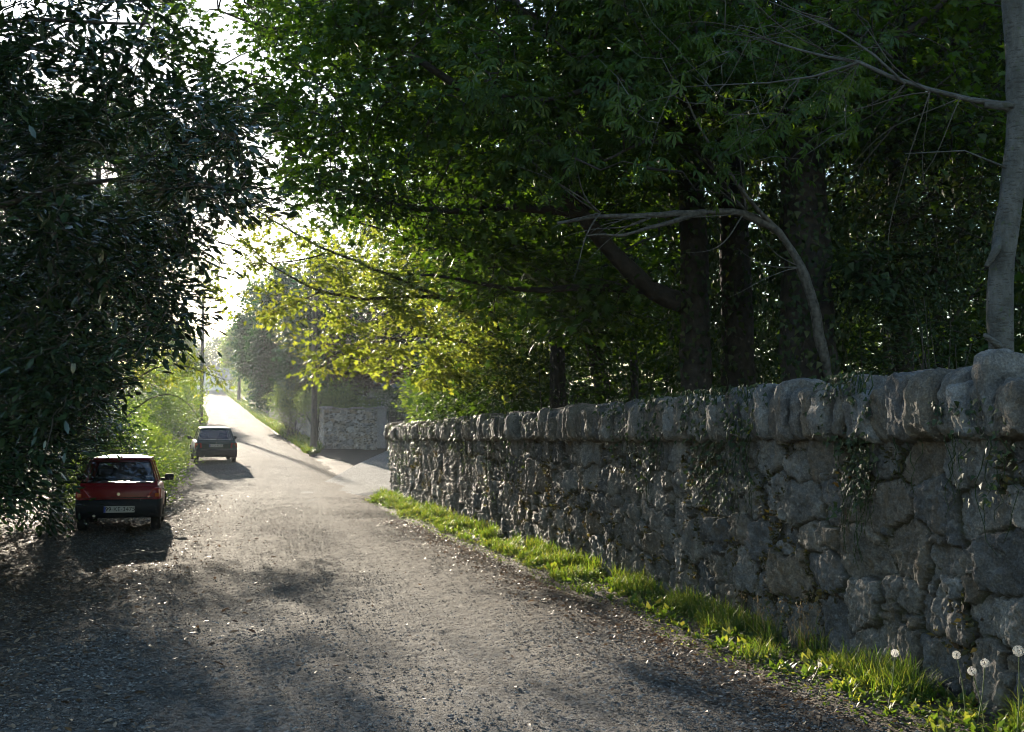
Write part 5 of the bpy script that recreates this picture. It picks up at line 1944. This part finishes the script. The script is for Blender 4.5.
far_tree('ash_tree', 'hazy tree far left up the lane, half hidden by the laurel', 130, 90, [(80, 380), (100, 300), (140, 290), (160, 370), (150, 400), (80, 410)], 4, 300, 'under', .3, .36)

far_tree('hazy_tree', 'rounded tree in thick haze closing the top of the lane, right of the far house', 251, 236, [(234, 350), (243, 336), (256, 332), (268, 345), (268, 384), (234, 384)], 6, 260, 'under', .6, .25, 20, 1.3)
far_tree('hazy_tree', 'broad hazy tree beyond the crest of the lane behind the far house', 224, 285, [(196, 362), (206, 344), (222, 336), (238, 342), (244, 366), (240, 382), (200, 382)], 6, 260, 'under', .6, .25, 20, 1.4)
far_tree('hazy_tree', 'faint hazy tree beyond the crest, at the left of the lane', 192, 270, [(172, 372), (180, 345), (194, 338), (204, 352), (206, 380), (174, 384)], 6, 220, 'under', .6, .25, 20, 1.4)

# far ridge and the wood on it
hb_x = np.linspace(-560, 560, 120)
hb_y = np.linspace(330, 880, 60)
hl = grid_mesh('hills', hb_x, hb_y, lambda X, Y: 4 + 26 * sstep(340, 560, Y) * (.8 + .5 * fbm(np.stack([X * .006, Y * .006, 0 * X], -1), 3)), M['soil'])
hl.data.materials[0] = simple('far_fields', (.05, .07, .03), .9, noise=(.03, .4, 0))
tag(hl, kind='structure')
n = 2600
X = rng.uniform(-420, 300, n)
Yq = rng.uniform(300, 520, n)
hz = 4 + 26 * sstep(340, 560, Yq) * (.8 + .5 * fbm(np.stack([X * .006, Yq * .006, 0 * X], -1), 3))
C = np.stack([X, Yq, hz + rng.random(n) * 9], -1)
C = C[vn(np.stack([C[:, 0] * .03, C[:, 1] * .03, 0 * C[:, 0]], -1)) > .4]
fb = Bag()
fb.add(*spray_leaves(C, rdir(len(C)), 3.0, 14, 1.6, SYC, .5, 1.0, .1))
tag(fb.obj('distant_wood', M['under']), kind='stuff')

# ================================================================== LIGHT, AIR, CAMERA
sd = P(106, 173, 1000) - A([0, 0, CAMZ])
sd = unit(sd)
EL = math.asin(sd[2])
AZ = math.atan2(sd[0], sd[1])
w = bpy.data.worlds.new('World')
SC.world = w
w.use_nodes = True
nt = w.node_tree
nt.nodes.clear()
sky = nt.nodes.new('ShaderNodeTexSky')
sky.sky_type = 'NISHITA'
sky.sun_disc = False
sky.sun_elevation = EL
sky.sun_rotation = AZ
sky.air_density = 1.3
sky.dust_density = .4
sky.ozone_density = 2.6
bg = nt.nodes.new('ShaderNodeBackground')
bg.inputs['Strength'].default_value = .088
wo = nt.nodes.new('ShaderNodeOutputWorld')
nt.links.new(sky.outputs[0], bg.inputs[0])
nt.links.new(bg.outputs[0], wo.inputs[0])

ld = bpy.data.lights.new('sun', 'SUN')
ld.energy = 4.6
ld.angle = math.radians(.53)
ld.color = (1, .87, .69)
so = bpy.data.objects.new('sun', ld)
so.rotation_euler = Vector(-sd).to_track_quat('-Z', 'Y').to_euler()
so.location = (-20, 60, 30)
link(so)

hv, hf = [], [(3, 2, 1, 0), (4, 5, 6, 7), (4, 0, 1, 5), (5, 1, 2, 6), (6, 2, 3, 7), (7, 3, 0, 4)]
for z in (-4, 46):
    hv += [(-640, -90, z), (640, -90, z), (640, 930, z), (-640, 930, z)]
hz_m, nt, out = mat('haze_air')
pv = N(nt, 'ShaderNodeVolumePrincipled', {'Color': (.86, .93, 1, 1), 'Density': .00024, 'Anisotropy': .5})
nt.links.new(pv.outputs[0], out.inputs['Volume'])
ho = bm_obj('haze', hv, hf, hz_m, None)
tag(ho, kind='stuff')

cd = bpy.data.cameras.new('camera')
cd.sensor_width = 36
cd.lens = F * 36 / 1024
cd.clip_end = 3000
co = bpy.data.objects.new('camera', cd)
co.location = (0, 0, CAMZ)
co.rotation_euler = (PI / 2 + PITCH, 0, 0)
link(co)
SC.camera = co

SC.view_settings.view_transform = 'Standard'
SC.view_settings.look = 'None'
SC.view_settings.exposure = 2.05
SC.view_settings.gamma = 1
SC.view_settings.use_curve_mapping = False
cy = SC.cycles
cy.use_denoising = True
cy.filter_width = .9
try:
    cy.denoising_prefilter = 'FAST'
except Exception:
    pass
try:
    cy.denoiser = 'OPENIMAGEDENOISE'
except Exception:
    pass
cy.max_bounces = 8
cy.diffuse_bounces = 3
cy.glossy_bounces = 3
cy.transmission_bounces = 4
cy.transparent_max_bounces = 8
cy.volume_bounces = 1
cy.sample_clamp_indirect = 6
cy.caustics_reflective = False
cy.caustics_refractive = False
print('crown tris', CROWN_TOTAL[0], 'sun el', math.degrees(EL), 'az', math.degrees(AZ))
